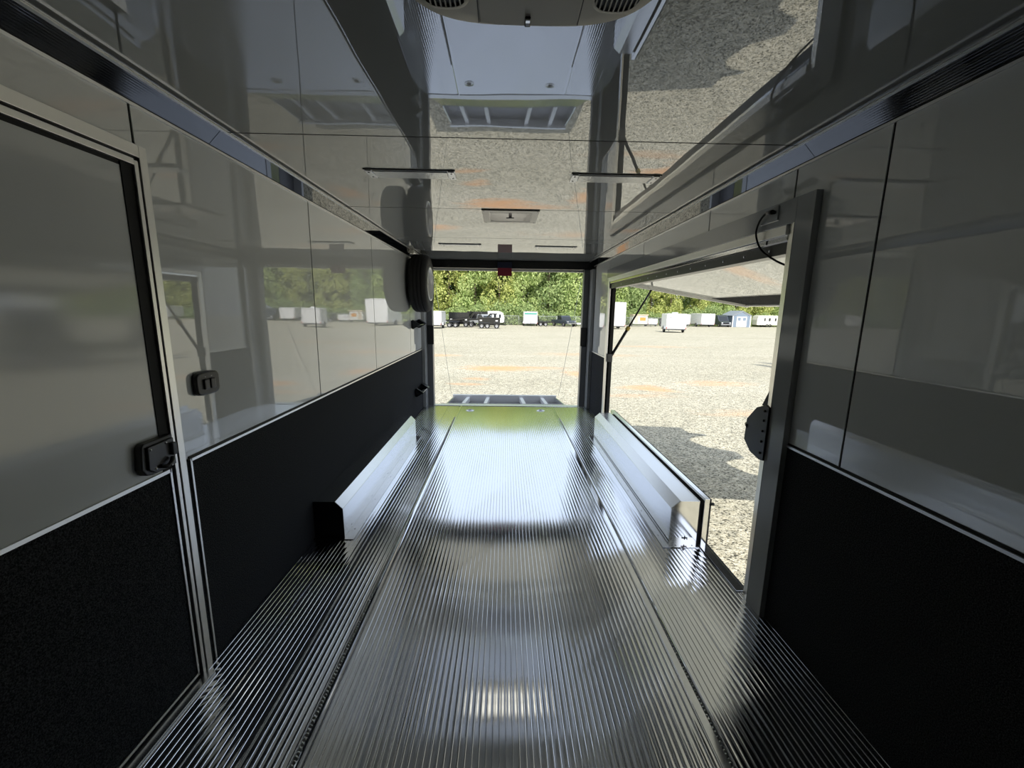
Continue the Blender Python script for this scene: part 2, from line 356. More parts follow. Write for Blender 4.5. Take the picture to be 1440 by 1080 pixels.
# ceiling
VX0, VX1, VY0, VY1 = -0.156, 0.144, 3.045, 3.345
def holed(mb, x0, x1, y0, y1, z0, z1):
    return mb.box(x0, x1, y0, VY0, z0, z1).box(x0, x1, VY1, y1, z0, z1).box(x0, VX0, VY0, VY1, z0, z1).box(VX1, x1, VY0, VY1, z0, z1)
ce = struct('ceiling', holed(MB(), -1.25, 1.25, YB-0.05, 6.0, H+0.006, H+0.09), M['gap'], label='glossy grey panelled ceiling', cat='ceiling')
mb = MB()
for a, b in ((YB, -0.58), (-0.58, 0.61), (0.61, 1.80), (1.80, 2.99), (2.99, 4.16), (4.16, 5.95)):
    if a < VY0 < b: holed(mb, -XC, XC, a+0.0045, b-0.0045, H, H+0.006)
    else: mb.box(-XC, XC, a+0.0045, b-0.0045, H, H+0.006)
mb.build('ceiling_panel', M['ceil'], ce, label='mirror glossy grey ceiling sheets')
# coves
for sx, nm in ((-1, 'left'), (1, 'right')):
    mb = MB()
    for a, b in ((YB, -0.55), (-0.55, 1.77), (1.77, 3.98), (3.98, 5.95)):
        mb.prism([(sx*A, ZT), (sx*XC, H), (sx*(XC+0.008), H+0.008), (sx*(A+0.004), ZT+0.004)], 'y', a+0.0015, b-0.0015)
    tr = struct('trim_1' if sx < 0 else 'trim_2', mb, M['cove'], label='polished dark cove strip above the %s wall' % nm, cat='cove trim')
    MB().box(*sorted((sx*A, sx*(A-0.008))), YB, 5.93, ZT-0.010, ZT-0.001).build('lower_trim', M['trim'], tr)
    MB().prism([(sx*XC, H-0.0005), (sx*(XC-0.010), H-0.0005), (sx*(XC-0.010), H-0.004), (sx*(XC+0.001), H-0.006)], 'y', YB, 5.95).build('upper_trim', M['trimgrey'], tr)
    MB().box(*sorted((sx*(A-0.001), sx*(A-0.005))), YB, 5.93, ZT, ZT+0.006).build('shadow_line', M['gap'], tr)
# rear frame
rf = struct('wall_rear', MB().box(-1.25, 1.25, 5.95, 6.12, 1.966, 2.16), M['black'], bevel=0.003, label='black header and side posts framing the open rear doorway', cat='door frame')
for sx in (-1, 1):
    nm = 'left' if sx < 0 else 'right'
    build_each(MB().box(*sorted((sx*1.075, sx*1.25)), 6.0, 6.12, -0.06, 1.966), 'post', M['post'], rf, 0.003)
    MB().box(*sorted((sx*1.155, sx*1.2)), 5.82, 6.0, 0.004, 1.966).build('side_jamb', M['casing'], rf, 0.002)
    MB().box(*sorted((sx*1.060, sx*1.145)), 5.985, 6.03, 0.895, 1.165).build('latch_recess', M['plastic'], rf, 0.006)
MB().box(-1.10, 1.10, 6.12, 6.16, 1.945, 1.972).build('drip_edge', M['white'], rf)
# underbody
struct('trim_3', MB().box(-1.2, 1.2, YB, 6.02, -0.18, -0.062), M['gap'], label='dark steel chassis under the trailer floor', cat='chassis')

# ================================================================== LEFT ENTRY DOOR
d1 = thing('door_1', 'closed grey entry door with black carpeted lower half in the left wall', 'door', (-1.2, 1.0, 0)); d1['kind'] = 'structure'
MB().box(-1.203, -1.193, 0.52, 1.360, HC, 1.815).build('door_panel', M['doorpanel'], d1)
MB().box(-1.203, -1.191, 0.52, 1.372, 0.03, HC-0.006).build('carpet_panel', M['carpet'], d1)
MB().box(-1.200, -1.186, 0.52, 1.378, HC-0.012, HC).box(-1.2, -1.186, 1.372, 1.380, 0.02, HC).box(-1.2, -1.186, 0.52, 1.38, 0.018, 0.028).build('carpet_trim', M['trim'], d1)
MB().box(-1.200, -1.190, 1.352, 1.392, HC, 1.826).box(-1.2, -1.1945, 0.5, 1.36, 1.812, 1.828).box(-1.2, -1.196, 1.38, 1.392, 0.0, HC).build('rubber_gasket', M['rubber'], d1)
MB().box(-1.2, -1.182, 1.392, 1.406, 0.0, 1.842).box(-1.2, -1.182, 0.49, 1.392, 1.828, 1.846).build('inner_frame', M['trimgrey'], d1, 0.001)
MB().box(-1.2, -1.190, 1.406, 1.412, 0.0, 1.852).box(-1.2, -1.190, 0.49, 1.406, 1.846, 1.854).build('frame_groove', M['gap'], d1)
MB().box(-1.2, -1.180, 1.412, 1.440, 0.0, 1.890).box(-1.2, -1.180, 0.46, 1.412, 1.854, 1.890).box(-1.2, -1.180, 0.46, 0.50, 0.0, 1.854).build('outer_frame', M['trimgrey'], d1, 0.001)
MB().box(-1.2, -1.150, 0.49, 1.41, 0.0, 0.007).build('sill_strip', M['smoothalu'], d1, 0.001)
# latch
lt = MB().prism([(1.248, 0.892), (1.256, 0.962), (1.268, 0.972), (1.378, 0.972), (1.378, 0.862), (1.285, 0.862), (1.262, 0.868)], 'x', -1.193, -1.168).build('door_latch', M['plastic'], d1, 0.003)
MB().prism([(1.266, 0.885), (1.270, 0.958), (1.372, 0.962), (1.372, 0.870), (1.290, 0.868)], 'x', -1.168, -1.160).build('latch_plate', M['plasticgrey'], lt, 0.002)
MB().box(-1.162, -1.148, 1.352, 1.370, 0.905, 0.948).build('pull_lever', M['plasticgrey'], lt, 0.003)
MB().tube(bez([(-1.158, 1.305, 0.885), (-1.148, 1.318, 0.880), (-1.146, 1.335, 0.888), (-1.152, 1.350, 0.900)], 5), 0.007, 8).build('thumb_latch', M['plastic'], lt)
mb = MB()
for yy, zz in ((1.278, 0.948), (1.340, 0.953), (1.290, 0.882), (1.352, 0.872)): mb.lathe([(0.0005, 0.003), (0.004, 0.002), (0.0048, 0)], 'x', (-1.160, yy, zz), 8)
build_each(mb, 'screw', M['chrome'], lt)

# switch plate
sw = thing('light_switch', 'black double rocker switch plate on the grey left wall beside the entry door', 'light switch', (-1.2, 1.596, 1.11))
mb = MB(); pts = []
for k in range(24):
    a = 2*math.pi*k/24; ca, sa = math.cos(a), math.sin(a)
    pts.append((1.596+0.062*abs(ca)**0.45*(1 if ca > 0 else -1), 1.11+0.045*abs(sa)**0.45*(1 if sa > 0 else -1)))
mb.prism(pts, 'x', -1.2, -1.178).build('switch_plate', M['plastic'], sw, 0.006, 3)
for yy in (1.578, 1.612):
    MB().box(-1.179, -1.170, yy-0.013, yy+0.013, 1.088, 1.128).build('rocker', M['plasticgrey'], sw, 0.004)
build_each(MB().box(-1.1785, -1.177, 1.575, 1.581, 1.135, 1.138).box(-1.1785, -1.177, 1.609, 1.615, 1.135, 1.138), 'indicator_light', M['ventwhite'], sw)

# ================================================================== RIGHT OPENING CASING + ESCAPE DOOR
d2 = thing('door_2', 'large side door of the right wall raised open on its top hinge, grey glossy inside', 'door', (1.25, 3.4, 1.74)); d2['kind'] = 'structure'
MB().box(1.172, 1.2, 1.700, 1.805, 0.0, 1.885).box(1.172, 1.2, 1.805, 5.05, 1.785, 1.885).build('casing', M['casing'], wall_right, 0.001)
MB().prism([(1.174, 1.811), (1.194, 1.870), (1.262, 1.870), (1.262, 1.811)], 'z', 0.0, 1.79).build('jamb_flange', M['trimgrey'], wall_right)
MB().box(1.175, 1.262, 1.806, 1.811, 0.0, 1.785).build('jamb_gap', M['gap'], wall_right)
MB().box(1.185, 1.262, 4.97, 5.03, 0.0, 1.79).build('rear_jamb', M['trimgrey'], wall_right, 0.001)
MB().box(1.222, 1.262, 4.955, 4.968, 0.02, 1.77).build('door_gasket', M['rubber'], wall_right)
MB().box(1.180, 1.262, 1.87, 5.0, 1.745, 1.785).build('head_trim', M['trimgrey'], wall_right, 0.001)
MB().box(1.190, 1.250, 1.87, 5.0, 1.722, 1.742).build('head_trim', M['mirroralu'], wall_right, 0.001)
mb = MB()
MB().box(1.2, 1.27, 1.87, 4.96, 1.665, 1.718).build('hinge', M['plasticgrey'], d2, 0.002)
for k in range(14):
    mb.lathe([(0.0005, -0.003), (0.005, -0.002), (0.006, 0)], 'x', (1.2, 2.0+k*0.21, 1.692), 8)
build_each(mb, 'screw', M['chrome'], d2)
MB().box(1.165, 1.212, 1.88, 2.32, 0.0, 0.005).build('sill_plate', M['floor'], wall_right, 0.001)
MB().box(1.212, 1.226, 1.87, 2.32, -0.06, 0.004).build('sill_gasket', M['rubber'], wall_right)
# flap, local frame: u outwards from hinge, tilt down 8 deg
th = math.radians(-9.0); HX, HZ = 1.262, 1.745
def fp(u, y, v): return (HX+u*math.cos(th)-v*math.sin(th), y, HZ+u*math.sin(th)+v*math.cos(th))
def fbox(mb, u0, u1, y0, y1, v0, v1):
    vs = [fp(u, y, v) for v in (v0, v1) for u, y in ((u0, y0), (u1, y0), (u1, y1), (u0, y1))]
    return mb.add(vs, [(0,3,2,1),(4,5,6,7),(0,1,5,4),(1,2,6,5),(2,3,7,6),(3,0,4,7)])
DY0, DY1 = 2.15, 4.93
fbox(MB(), 0.0, 1.58, DY0, DY1, 0.01, 0.045).build('outer_skin', M['white'], d2)
fbox(MB(), 0.05, 1.08, DY0+0.05, DY1-0.05, -0.005, 0.009).build('inner_panel', M['panel'], d2, label='glossy grey inner skin')
fbox(MB(), 1.09, 1.53, DY0+0.05, DY1-0.05, -0.004, 0.009).build('carpet_panel', M['carpet'], d2, label='black carpeted lower band')
mb = MB(); fbox(mb, 0.0, 1.58, DY1-0.05, DY1, -0.03, 0.01); fbox(mb, 0.0, 1.58, DY0, DY0+0.05, -0.03, 0.01); fbox(mb, 1.53, 1.58, DY0+0.05, DY1-0.05, -0.02, 0.01); fbox(mb, 0.0, 0.05, DY0+0.05, DY1-0.05, -0.02, 0.01); fbox(mb, 1.08, 1.09, DY0+0.05, DY1-0.05, -0.008, 0.009)
mb.build('door_frame', M['white'], d2, 0.002)
# scalloped skirt with the two wheel arches, thin sheet with folded depth
def skirt():
    mb = MB()
    P = [(2.15, 1.83), (2.3, 1.85), (2.44, 1.91), (2.5, 2.03), (2.66, 2.06), (2.72, 1.97), (2.83, 1.83), (2.93, 1.75), (3.09, 1.7), (3.22, 1.68), (3.3, 1.72), (3.41, 1.89), (3.49, 2.05), (3.72, 2.07), (3.77, 1.96), (3.87, 1.76), (4.04, 1.68), (4.14, 1.65), (4.24, 1.66), (4.37, 1.74), (4.43, 1.83), (4.5, 2.01), (4.54, 2.06), (4.59, 2.01), (4.6, 1.91), (4.615, 1.82), (4.74, 1.81), (4.93, 1.82)]
    Nn = 160; prof = []
    for i in range(Nn+1):
        y = DY0+(DY1-DY0)*i/Nn
        for (ya_, ua_), (yb_, ub_) in zip(P, P[1:]):
            if ya_ <= y <= yb_+1e-6: prof.append((y, ua_+(ub_-ua_)*(y-ya_)/(yb_-ya_))); break
    vs = []
    for y, u in prof:
        vs += [fp(1.50, y, 0.02), fp(u, y, 0.02), fp(u, y, 0.05), fp(1.50, y, 0.05)]
    fs = []
    for i in range(Nn):
        for k in range(4): fs.append((i*4+k, i*4+(k+1) % 4, (i+1)*4+(k+1) % 4, (i+1)*4+k))
    fs += [(0, 1, 2, 3), tuple(Nn*4+k for k in (3, 2, 1, 0))]
    return mb.add(vs, fs)
skirt().build('fender_skirt', M['white'], d2, label='white lower skirt cut by two wheel arches')

# gas strut
gs = thing('gas_strut', 'thin black gas strut with a yellow collar propping the raised side door', 'gas strut', (1.24, 5.0, 0.86))
p0 = Vector((1.235, 4.955, 0.845)); p1 = Vector((1.66, 4.90, 1.655)); pm = p0.lerp(p1, 0.44)
MB().tube([p0, pm], 0.017, 10).build('cylinder', M['black'], gs)
MB().tube([pm, p1], 0.011, 10).build('rod', M['black'], gs)
MB().tube([pm-(p1-p0).normalized()*0.02, pm+(p1-p0).normalized()*0.025], 0.026, 10).build('collar', M['orange'], gs, label='yellow collar')
MB().box(1.20, 1.26, 4.93, 4.97, 0.80, 0.90).build('end_bracket', M['plasticgrey'], gs, 0.004)
MB().bar(p1, (1.67, 4.91, 1.70), 0.025, 0.025, (0, 1, 0)).build('end_bracket', M['plasticgrey'], gs)

# catch bracket on the near jamb
cb = thing('latch_bracket', 'black metal catch bracket bolted to the near jamb of the side opening', 'latch', (1.19, 1.83, 0.86))
MB().prism([(1.800, 0.735), (1.800, 0.985), (1.822, 0.995), (1.890, 0.968), (1.958, 0.895), (1.962, 0.790), (1.905, 0.745), (1.83, 0.73)], 'x', 1.160, 1.170).build('plate', M['plastic'], cb, 0.002)
MB().box(1.170, 1.258, 1.835, 1.90, 0.76, 0.96).build('backing_block', M['plastic'], cb, 0.004)
mb = MB()
for zz in (0.765, 0.82, 0.87, 0.92, 0.965): mb.lathe([(0.0005, -0.006), (0.005, -0.005), (0.006, 0)], 'x', (1.160, 1.825, zz), 8)
build_each(mb, 'bolt', M['black'], cb)
MB().tube([(1.165, 1.945, 0.86), (1.175, 1.975, 0.862)], 0.011, 10).build('catch_pin', M['black'], cb)
MB().prism([(1.83, 0.98), (1.90, 0.975), (1.86, 1.05), (1.84, 1.06)], 'x', 1.19, 1.23).build('strike_arm', M['black'], cb)

# outlet + cable
ot = thing('outlet_plate', 'small square grey outlet plate on the casing above the side opening', 'outlet', (1.172, 1.98, 1.85))
MB().box(1.166, 1.172, 1.918, 2.035, 1.815, 1.878).build('plate', M['casing'], ot, 0.002)
MB().box(1.168, 1.1725, 1.912, 2.040, 1.811, 1.8135).build('lower_edge', M['trim'], ot)
MB().tube([(1.167, 1.938, 1.85), (1.150, 1.938, 1.85)], 0.008, 12).build('socket', M['plasticgrey'], ot)
cb2 = thing('power_cable', 'thin black cable looping from the outlet plate down past the opening corner', 'cable', (1.15, 1.95, 1.85))
MB().tube(bez([(1.150, 1.952, 1.85), (1.15, 1.985, 1.852), (1.155, 2.035, 1.825), (1.16, 2.055, 1.77), (1.18, 2.03, 1.70), (1.21, 1.96, 1.645), (1.25, 1.885, 1.60), (1.29, 1.86, 1.55)]), 0.0045, 8).build('cord', M['rubber'], cb2)
MB().tube([(1.150, 1.930, 1.85), (1.150, 1.966, 1.852)], 0.010, 12).build('plug', M['plastic'], cb2)

# ================================================================== WHEEL BOXES
def holes(pts, ax, r=0.004):
    mb = MB()
    for p in pts: mb.lathe([(0.0004, 0.0012), (r, 0.0010), (r, 0)], ax, p, 8)
    return mb
wb = thing('wheel_box', 'long folded aluminium wheel box cover against the black carpet of the left wall', 'wheel cover', (-1.1, 3.4, 0), 'wheel box covers')
ya, yb = 2.37, 4.45
MB().prism([(-1.194, 0.0), (-1.194, 0.237), (-1.060, 0.237), (-1.015, 0.190), (-1.012, 0.0)], 'y', ya+0.003, yb).build('cover', M['smoothalu'], wb, 0.001)
MB().prism([(-1.194, 0.0), (-1.194, 0.236), (-1.061, 0.236), (-1.016, 0.1895), (-1.013, 0.0)], 'y', ya, ya+0.003).box(-1.194, -1.012, ya-0.022, ya, 0.0, 0.003).build('end_plate', M['black'], wb, label='black front end plate')
MB().box(-1.012, -0.952, ya-0.022, yb, 0.0, 0.0035).build('floor_flange', M['smoothalu'], wb, 0.001)
build_each(holes([(-0.985, ya+0.1+k*0.42, 0.0035) for k in range(5)], 'z'), 'screw', M['black'], wb)
build_each(holes([(-1.0125, ya+0.12+k*0.42, 0.025) for k in range(5)], 'x'), 'screw', M['black'], wb)

wb2 = thing('wheel_box', 'long folded aluminium wheel box cover standing at the sill of the open side door', 'wheel cover', (1.1, 3.4, 0), 'wheel box covers')
wb['label'] = 'long folded aluminium wheel box cover against the black carpet of the left wall'
ya, yb = 2.33, 4.52
MB().prism([(0.990, 0.0), (0.990, 0.228), (1.045, 0.275), (1.165, 0.275), (1.165, 0.0)], 'y', ya+0.004, yb).build('cover', M['smoothalu'], wb2, 0.001)
MB().prism([(0.991, 0.0), (0.991, 0.2275), (1.0455, 0.274), (1.160, 0.274), (1.160, 0.0)], 'y', ya, ya+0.004).box(0.985, 1.205, ya-0.055, ya, 0.0, 0.004).build('end_plate', M['mirroralu'], wb2, label='bright end plate and foot flange')
MB().box(0.935, 0.990, ya-0.055, yb, 0.0, 0.0035).build('floor_flange', M['smoothalu'], wb2, 0.001)
MB().box(0.988, 0.9905, ya, yb, 0.012, 0.016).build('shadow_groove', M['gap'], wb2)
MB().box(1.165, 1.180, ya, yb, 0.0, 0.258).build('inner_gasket', M['rubber'], wb2)
MB().box(1.180, 1.212, ya-0.02, yb+0.05, 0.0, 0.300).build('outer_plate', M['mirroralu'], wb2, 0.002, label='upright outer aluminium plate')
MB().box(1.212, 1.222, ya-0.02, yb+0.05, 0.0, 0.297).build('outer_gasket', M['rubber'], wb2)
MB().tube([(1.215, ya-0.015, 0.265), (1.240, ya-0.015, 0.265)], 0.010, 8).build('rubber_bumper', M['rubber'], wb2)
build_each(holes([(0.955, ya+0.08+k*0.33, 0.0035) for k in range(6)]+[(1.02, ya-0.035, 0.004), (1.12, ya-0.035, 0.004)], 'z'), 'screw', M['black'], wb2)
MB().box(1.085, 1.090, ya-0.003, ya, 0.022, 0.045).box(1.070, 1.105, ya-0.003, ya, 0.030, 0.036).build('drain_slot', M['gap'], wb2)

# floor tie downs
for i, (x, y) in enumerate(((-0.514, 5.69), (0.483, 5.72))):
    t = thing('tie_down', 'recessed steel D ring in the floor near the rear threshold, %s of the pair' % ('left' if i == 0 else 'right'), 'tie down', (x, y, 0), 'floor tie downs')
    MB().lathe([(0.018, 0.001), (0.055, 0.003), (0.058, 0.0)], 'z', (x, y, 0), 24).build('dish', M['smoothalu'], t)
    ring = [(x+0.028*math.cos(a), y+0.022*math.sin(a), 0.006) for a in [2*math.pi*k/16 for k in range(17)]]
    MB().tube(ring, 0.005, 6, cap=False).build('ring', M['chrome'], t)

# ================================================================== CEILING FITTINGS
# AC shroud
ac = thing('air_conditioner', 'cream plastic ceiling air conditioner shroud with two corner vents', 'air conditioner', (0.01, 0.78, H))
def rrect(cx, cy, hx, hy, p, n=64):
    out = []
    for k in range(n):
        a = 2*math.pi*k/n; ca, sa = math.cos(a), math.sin(a)
        out.append((cx+hx*math.copysign(abs(ca)**(2/p), ca), cy+hy*math.copysign(abs(sa)**(2/p), sa)))
    return out
loops = [(0.285, 0.295, H, 3.4), (0.284, 0.294, H-0.025, 3.4), (0.276, 0.286, H-0.040, 3.4), (0.262, 0.272, H-0.048, 3.3), (0.235, 0.245, H-0.051, 3.2)]
vs = []; nn = 64
for hx, hy, z, p in loops: vs += [(x, y, z) for x, y in rrect(0.008, 0.775, hx, hy, p, nn)]
fs = []
for i in range(len(loops)-1):
    for k in range(nn): fs.append((i*nn+k, i*nn+(k+1) % nn, (i+1)*nn+(k+1) % nn, (i+1)*nn+k))
fs.append(tuple((len(loops)-1)*nn+k for k in range(nn)))
MB().add(vs, fs, True).build('shroud', M['ac'], ac)
MB().prism([(-0.098, 0.52), (-0.098, 1.03), (-0.04, 1.036), (0.055, 1.036), (0.113, 1.03), (0.113, 0.52)], 'z', H-0.0555, H-0.049).build('centre_panel', M['ac'], ac, 0.002)
build_each(MB().box(-0.1015, -0.0995, 0.52, 1.036, H-0.0515, H-0.047).box(0.1145, 0.1165, 0.52, 1.036, H-0.0515, H-0.047), 'panel_seam', M['gap'], ac)
for sx, cx in ((-1, -0.165), (1, 0.181)):
    vt = MB()
    ol = rrect(cx, 0.925, 0.050, 0.060, 2.8, 32)
    vt.prism(ol, 'z', H-0.0535, H-0.049).build('vent_opening', M['gap'], ac)
    g = MB(); il = rrect(cx, 0.925, 0.0465, 0.0565, 2.8, 32); oz = H-0.0575
    vs = [(x, y, oz) for x, y in rrect(cx, 0.925, 0.053, 0.063, 2.8, 32)]+[(x, y, oz) for x, y in il]+[(x, y, H-0.049) for x, y in rrect(cx, 0.925, 0.054, 0.064, 2.8, 32)]
    fs = []
    for k in range(32):
        j = (k+1) % 32; fs += [(k, j, 32+j, 32+k), (k, 64+k, 64+j, j)]
    g.add(vs, fs, True)
    for k in range(9):
        x = cx-0.040+k*0.010
        hy = 0.0565*(1-(abs(x-cx)/0.0465)**2.8)**(1/2.8)
        g.bar((x, 0.925-hy, oz+0.001), (x, 0.925+hy, oz+0.001), 0.0030, 0.004)
    g.build('vent_grille', M['ac'], ac)
rk = MB().box(-0.001, 0.012, 1.004, 1.034, H-0.0600, H-0.055).build('mode_switch', M['plastic'], ac, 0.003)
MB().box(0.001, 0.010, 1.006, 1.014, H-0.0630, H-0.059).build('switch_toggle', M['trimgrey'], rk)

# light bars
def light_bar():
    r = thing('ceiling_light', '', 'ceiling light', (0, 0, 0), 'ceiling light bars', local=True)
    MB().prism([(-0.225, -0.062), (0.225, -0.062), (0.218, 0.062), (-0.218, 0.062)], 'z', -0.003, 0.0).build('housing', M['lightbase'], r, 0.001)
    MB().prism([(-0.185, -0.050), (0.185, -0.050), (0.180, 0.052), (-0.180, 0.052)], 'z', -0.0085, -0.0031).build('lens', M['lightlens'], r, 0.003)
    MB().box(-0.226, 0.226, -0.066, -0.0625, -0.0045, 0.0).build('front_edge', M['plastic'], r, 0.001)
    build_each(MB().box(-0.220, -0.188, -0.058, 0.058, -0.009, -0.003).box(0.188, 0.220, -0.058, 0.058, -0.009, -0.003), 'end_cap', M['lightbase'], r, 0.002)
    mb = MB()
    for x in (-0.205, 0.205):
        for y in (-0.035, 0.035): mb.lathe([(0.0005, -0.002), (0.005, -0.001), (0.006, 0.001)], 'z', (x, y, -0.009), 10)
    build_each(mb, 'screw', M['plasticgrey'], r)
    MB().box(-0.165, 0.165, -0.012, 0.012, -0.0045, -0.003).build('led_strip', M['orange'], r, label='unlit yellow LED strip')
    return r
lb = light_bar()
for i, (x, y, lab) in enumerate(((-0.517, 2.26, 'unlit clear light bar on the ceiling, nearest one on the left'), (0.512, 2.265, 'unlit clear light bar on the ceiling, nearest one on the right'),
                 (-0.52, 4.60, 'thin far light bar on the ceiling left of the red strap'), (0.50, 4.66, 'thin far light bar on the ceiling right of the red strap'))):
    o = lb if i == 0 else copy_tree(lb)
    o.location = (x, y, H); o['label'] = lab

# roof vent
rv = thing('roof_vent', 'square white ceiling roof vent with a crank handle in its centre', 'roof vent', (0, 3.2, H))
def ring4(mb, hx0, hx1, z0, z1, cx=-0.006, cy=3.195):
    a = [(cx-hx0, cy-hx0), (cx+hx0, cy-hx0), (cx+hx0, cy+hx0), (cx-hx0, cy+hx0)]; b = [(cx-hx1, cy-hx1), (cx+hx1, cy-hx1), (cx+hx1, cy+hx1), (cx-hx1, cy+hx1)]
    vs = [(x, y, z0) for x, y in a]+[(x, y, z1) for x, y in b]
    return mb.add(vs, [(i, (i+1) % 4, 4+(i+1) % 4, 4+i) for i in range(4)])
mb = MB(); ring4(mb, 0.200, 0.198, H, H-0.006); ring4(mb, 0.198, 0.155, H-0.006, H-0.007); ring4(mb, 0.155, 0.1495, H-0.007, H-0.004)
mb.build('vent_frame', M['ventwhite'], rv)
mb = MB(); ring4(mb, 0.1495, 0.1495, H-0.004, H+0.092); mb.build('well_wall', M['ventwhite'], rv)
MB().box(-0.20, 0.19, 3.00, 3.39, H+0.112, H+0.118).build('lid', M['lid'], rv, label='translucent white lid')
MB().box(VX0, VX1, 3.19, 3.20, H+0.02, H+0.032).build('lift_arm', M['ventwhite'], rv)
MB().box(-0.206, 0.194, 2.991, 2.995, H-0.007, H).build('front_gasket', M['plastic'], rv)
MB().tube([(-0.006, 3.19, H+0.02), (-0.006, 3.19, H-0.012)], 0.012, 12).tube([(-0.035, 3.19, H-0.012), (0.02, 3.19, H-0.012)], 0.004, 8).build('crank_handle', M['plasticgrey'], rv)
build_each(holes([(-0.006+sx*0.185, 3.195+sy*0.185, H-0.0075) for sx in (-1, 1) for sy in (-1, 1)], 'z'), 'screw', M['plasticgrey'], rv)

# hanging strap at the rear header
st = thing('pull_strap', 'short maroon fabric strap hanging from the black rear header', 'strap', (-0.045, 5.94, 1.96))
MB().box(-0.147, 0.050, 5.938, 5.944, 1.865, 1.972).build('strap_end', M['red'], st, 0.002)
MB().box(-0.150, 0.053, 5.940, 5.949, 1.972, 2.05).build('strap_base', M['navy'], st, label='dark navy upper part')
# white clip on the left cove
wc = MB().prism([(-1.175, 2.040), (-1.120, 2.030), (-1.105, 2.074), (-1.13, 2.074), (-1.17, 2.075)], 'y', 5.02, 5.06).build('corner_clip', M['offwhite'], None, 0.003)
tag(wc, 'small white clip on the left cove strip above the spare tyre', 'clip')

# spare tyre
sp = thing('spare_tyre', 'black spare tyre on a silver rim hung high on the left wall', 'tyre', (-1.06, 5.22, 1.70))
def tyre_profile(R, r, w):
    return [(r, -w*0.42), (r+0.01, -w*0.5), (R-0.06, -w*0.52), (R-0.025, -w*0.49), (R-0.008, -w*0.40), (R, -w*0.30), (R, -w*0.25), (R-0.008, -w*0.24), (R-0.008, -w*0.20), (R+0.001, -w*0.19), (R+0.001, -w*0.03), (R-0.008, -w*0.02), (R-0.008, w*0.02), (R+0.001, w*0.03),
            (R+0.001, w*0.19), (R-0.008, w*0.20), (R-0.008, w*0.24), (R, w*0.25), (R, w*0.30), (R-0.008, w*0.40), (R-0.025, w*0.49), (R-0.06, w*0.52), (r+0.01, w*0.5), (r, w*0.42)]
def wheel_parts(parent, c, R, r, w, n=40, ax='x', face=1):
    t = MB().lathe(tyre_profile(R, r, w), ax, c, n, close=True).build('tyre', M['rubber'], parent)
    rim = MB().lathe([(r, -w*0.42), (r+0.004, w*0.50), (r+0.004, w*0.55), (r-0.014, w*0.55), (r-0.02, w*0.30), (r-0.025, w*0.12), (r*0.45, w*0.16), (r*0.35, w*0.26), (r*0.30, w*0.30), (0.001, w*0.30)] if face > 0 else
                     [(r, w*0.42), (r, -w*0.44), (r-0.012, -w*0.46), (r-0.02, -w*0.30), (r-0.025, -w*0.12), (r*0.45, -w*0.16), (r*0.35, -w*0.26), (r*0.30, -w*0.30), (0.001, -w*0.30)], ax, c, n).build('rim', M['brightrim'], parent)
    return t, rim
t, rim = wheel_parts(sp, (-1.060, 5.22, 1.70), 0.342, 0.20, 0.20)
mb = MB()
for k in range(8):
    a = 2*math.pi*k/8; mb.lathe([(0.001, 0.008), (0.022, 0.007), (0.024, 0)], 'x', (-1.060+0.20*0.145, 5.22+0.125*math.cos(a), 1.70+0.125*math.sin(a)), 10)
build_each(mb, 'rim_hole', M['gap'], rim)
mb = MB()
for k in range(6):
    a = 2*math.pi*k/6; mb.lathe([(0.001, 0.016), (0.010, 0.015), (0.011, 0)], 'x', (-1.060+0.20*0.27, 5.22+0.05*math.cos(a), 1.70+0.05*math.sin(a)), 8)
build_each(mb, 'lug_nut', M['chrome'], rim)
MB().box(-1.2, -1.10, 5.16, 5.28, 1.62, 1.78).build('wall_bracket', M['plastic'], sp)

# two black holders by the rear post
def holder(x, y, z, lab):
    t = thing('strap_hook', lab, 'hook', (x, y, z), 'black folded hooks on the left wall')
    # folded tray: two triangular cheeks and a sloping trough
    for yy in (y-0.22, y+0.13):
        MB().prism([(x, z+0.05), (x+0.02, z+0.058), (x+0.11, z+0.0), (x+0.02, z-0.058), (x, z-0.05)], 'y', yy, yy+0.09 if yy > y else yy+0.012).build('side_cheek', M['black'], t)
    MB().box(x, x+0.004, y-0.22, y+0.22, z-0.045, z+0.045).build('back_plate', M['black'], t)
    MB().add([(x+0.002, y-0.21, z-0.035), (x+0.092, y-0.21, z-0.002), (x+0.092, y+0.2, z-0.002), (x+0.002, y+0.2, z-0.035), (x+0.002, y-0.21, z-0.040), (x+0.094, y-0.21, z-0.007), (x+0.094, y+0.2, z-0.007), (x+0.002, y+0.2, z-0.040)],
             [(0,1,2,3),(7,6,5,4),(0,4,5,1),(1,5,6,2),(2,6,7,3),(3,7,4,0)]).build('trough', M['casing'], t)
    return t
holder(-1.196, 5.42, 1.205, 'black folded hook on the grey left wall just below the spare tyre')
holder(-1.190, 5.50, 0.325, 'black folded hook low on the left carpet near the rear threshold')
lp = MB().prism([(5.905, 0.565), (5.905, 0.685), (5.935, 0.69), (5.945, 0.66), (5.945, 0.59), (5.93, 0.56)], 'x', -1.196, -1.172).build('hinge_plate', M['black'], None, 0.003)
tag(lp, 'small black hinge plate on the left carpet beside the rear post', 'hinge plate')

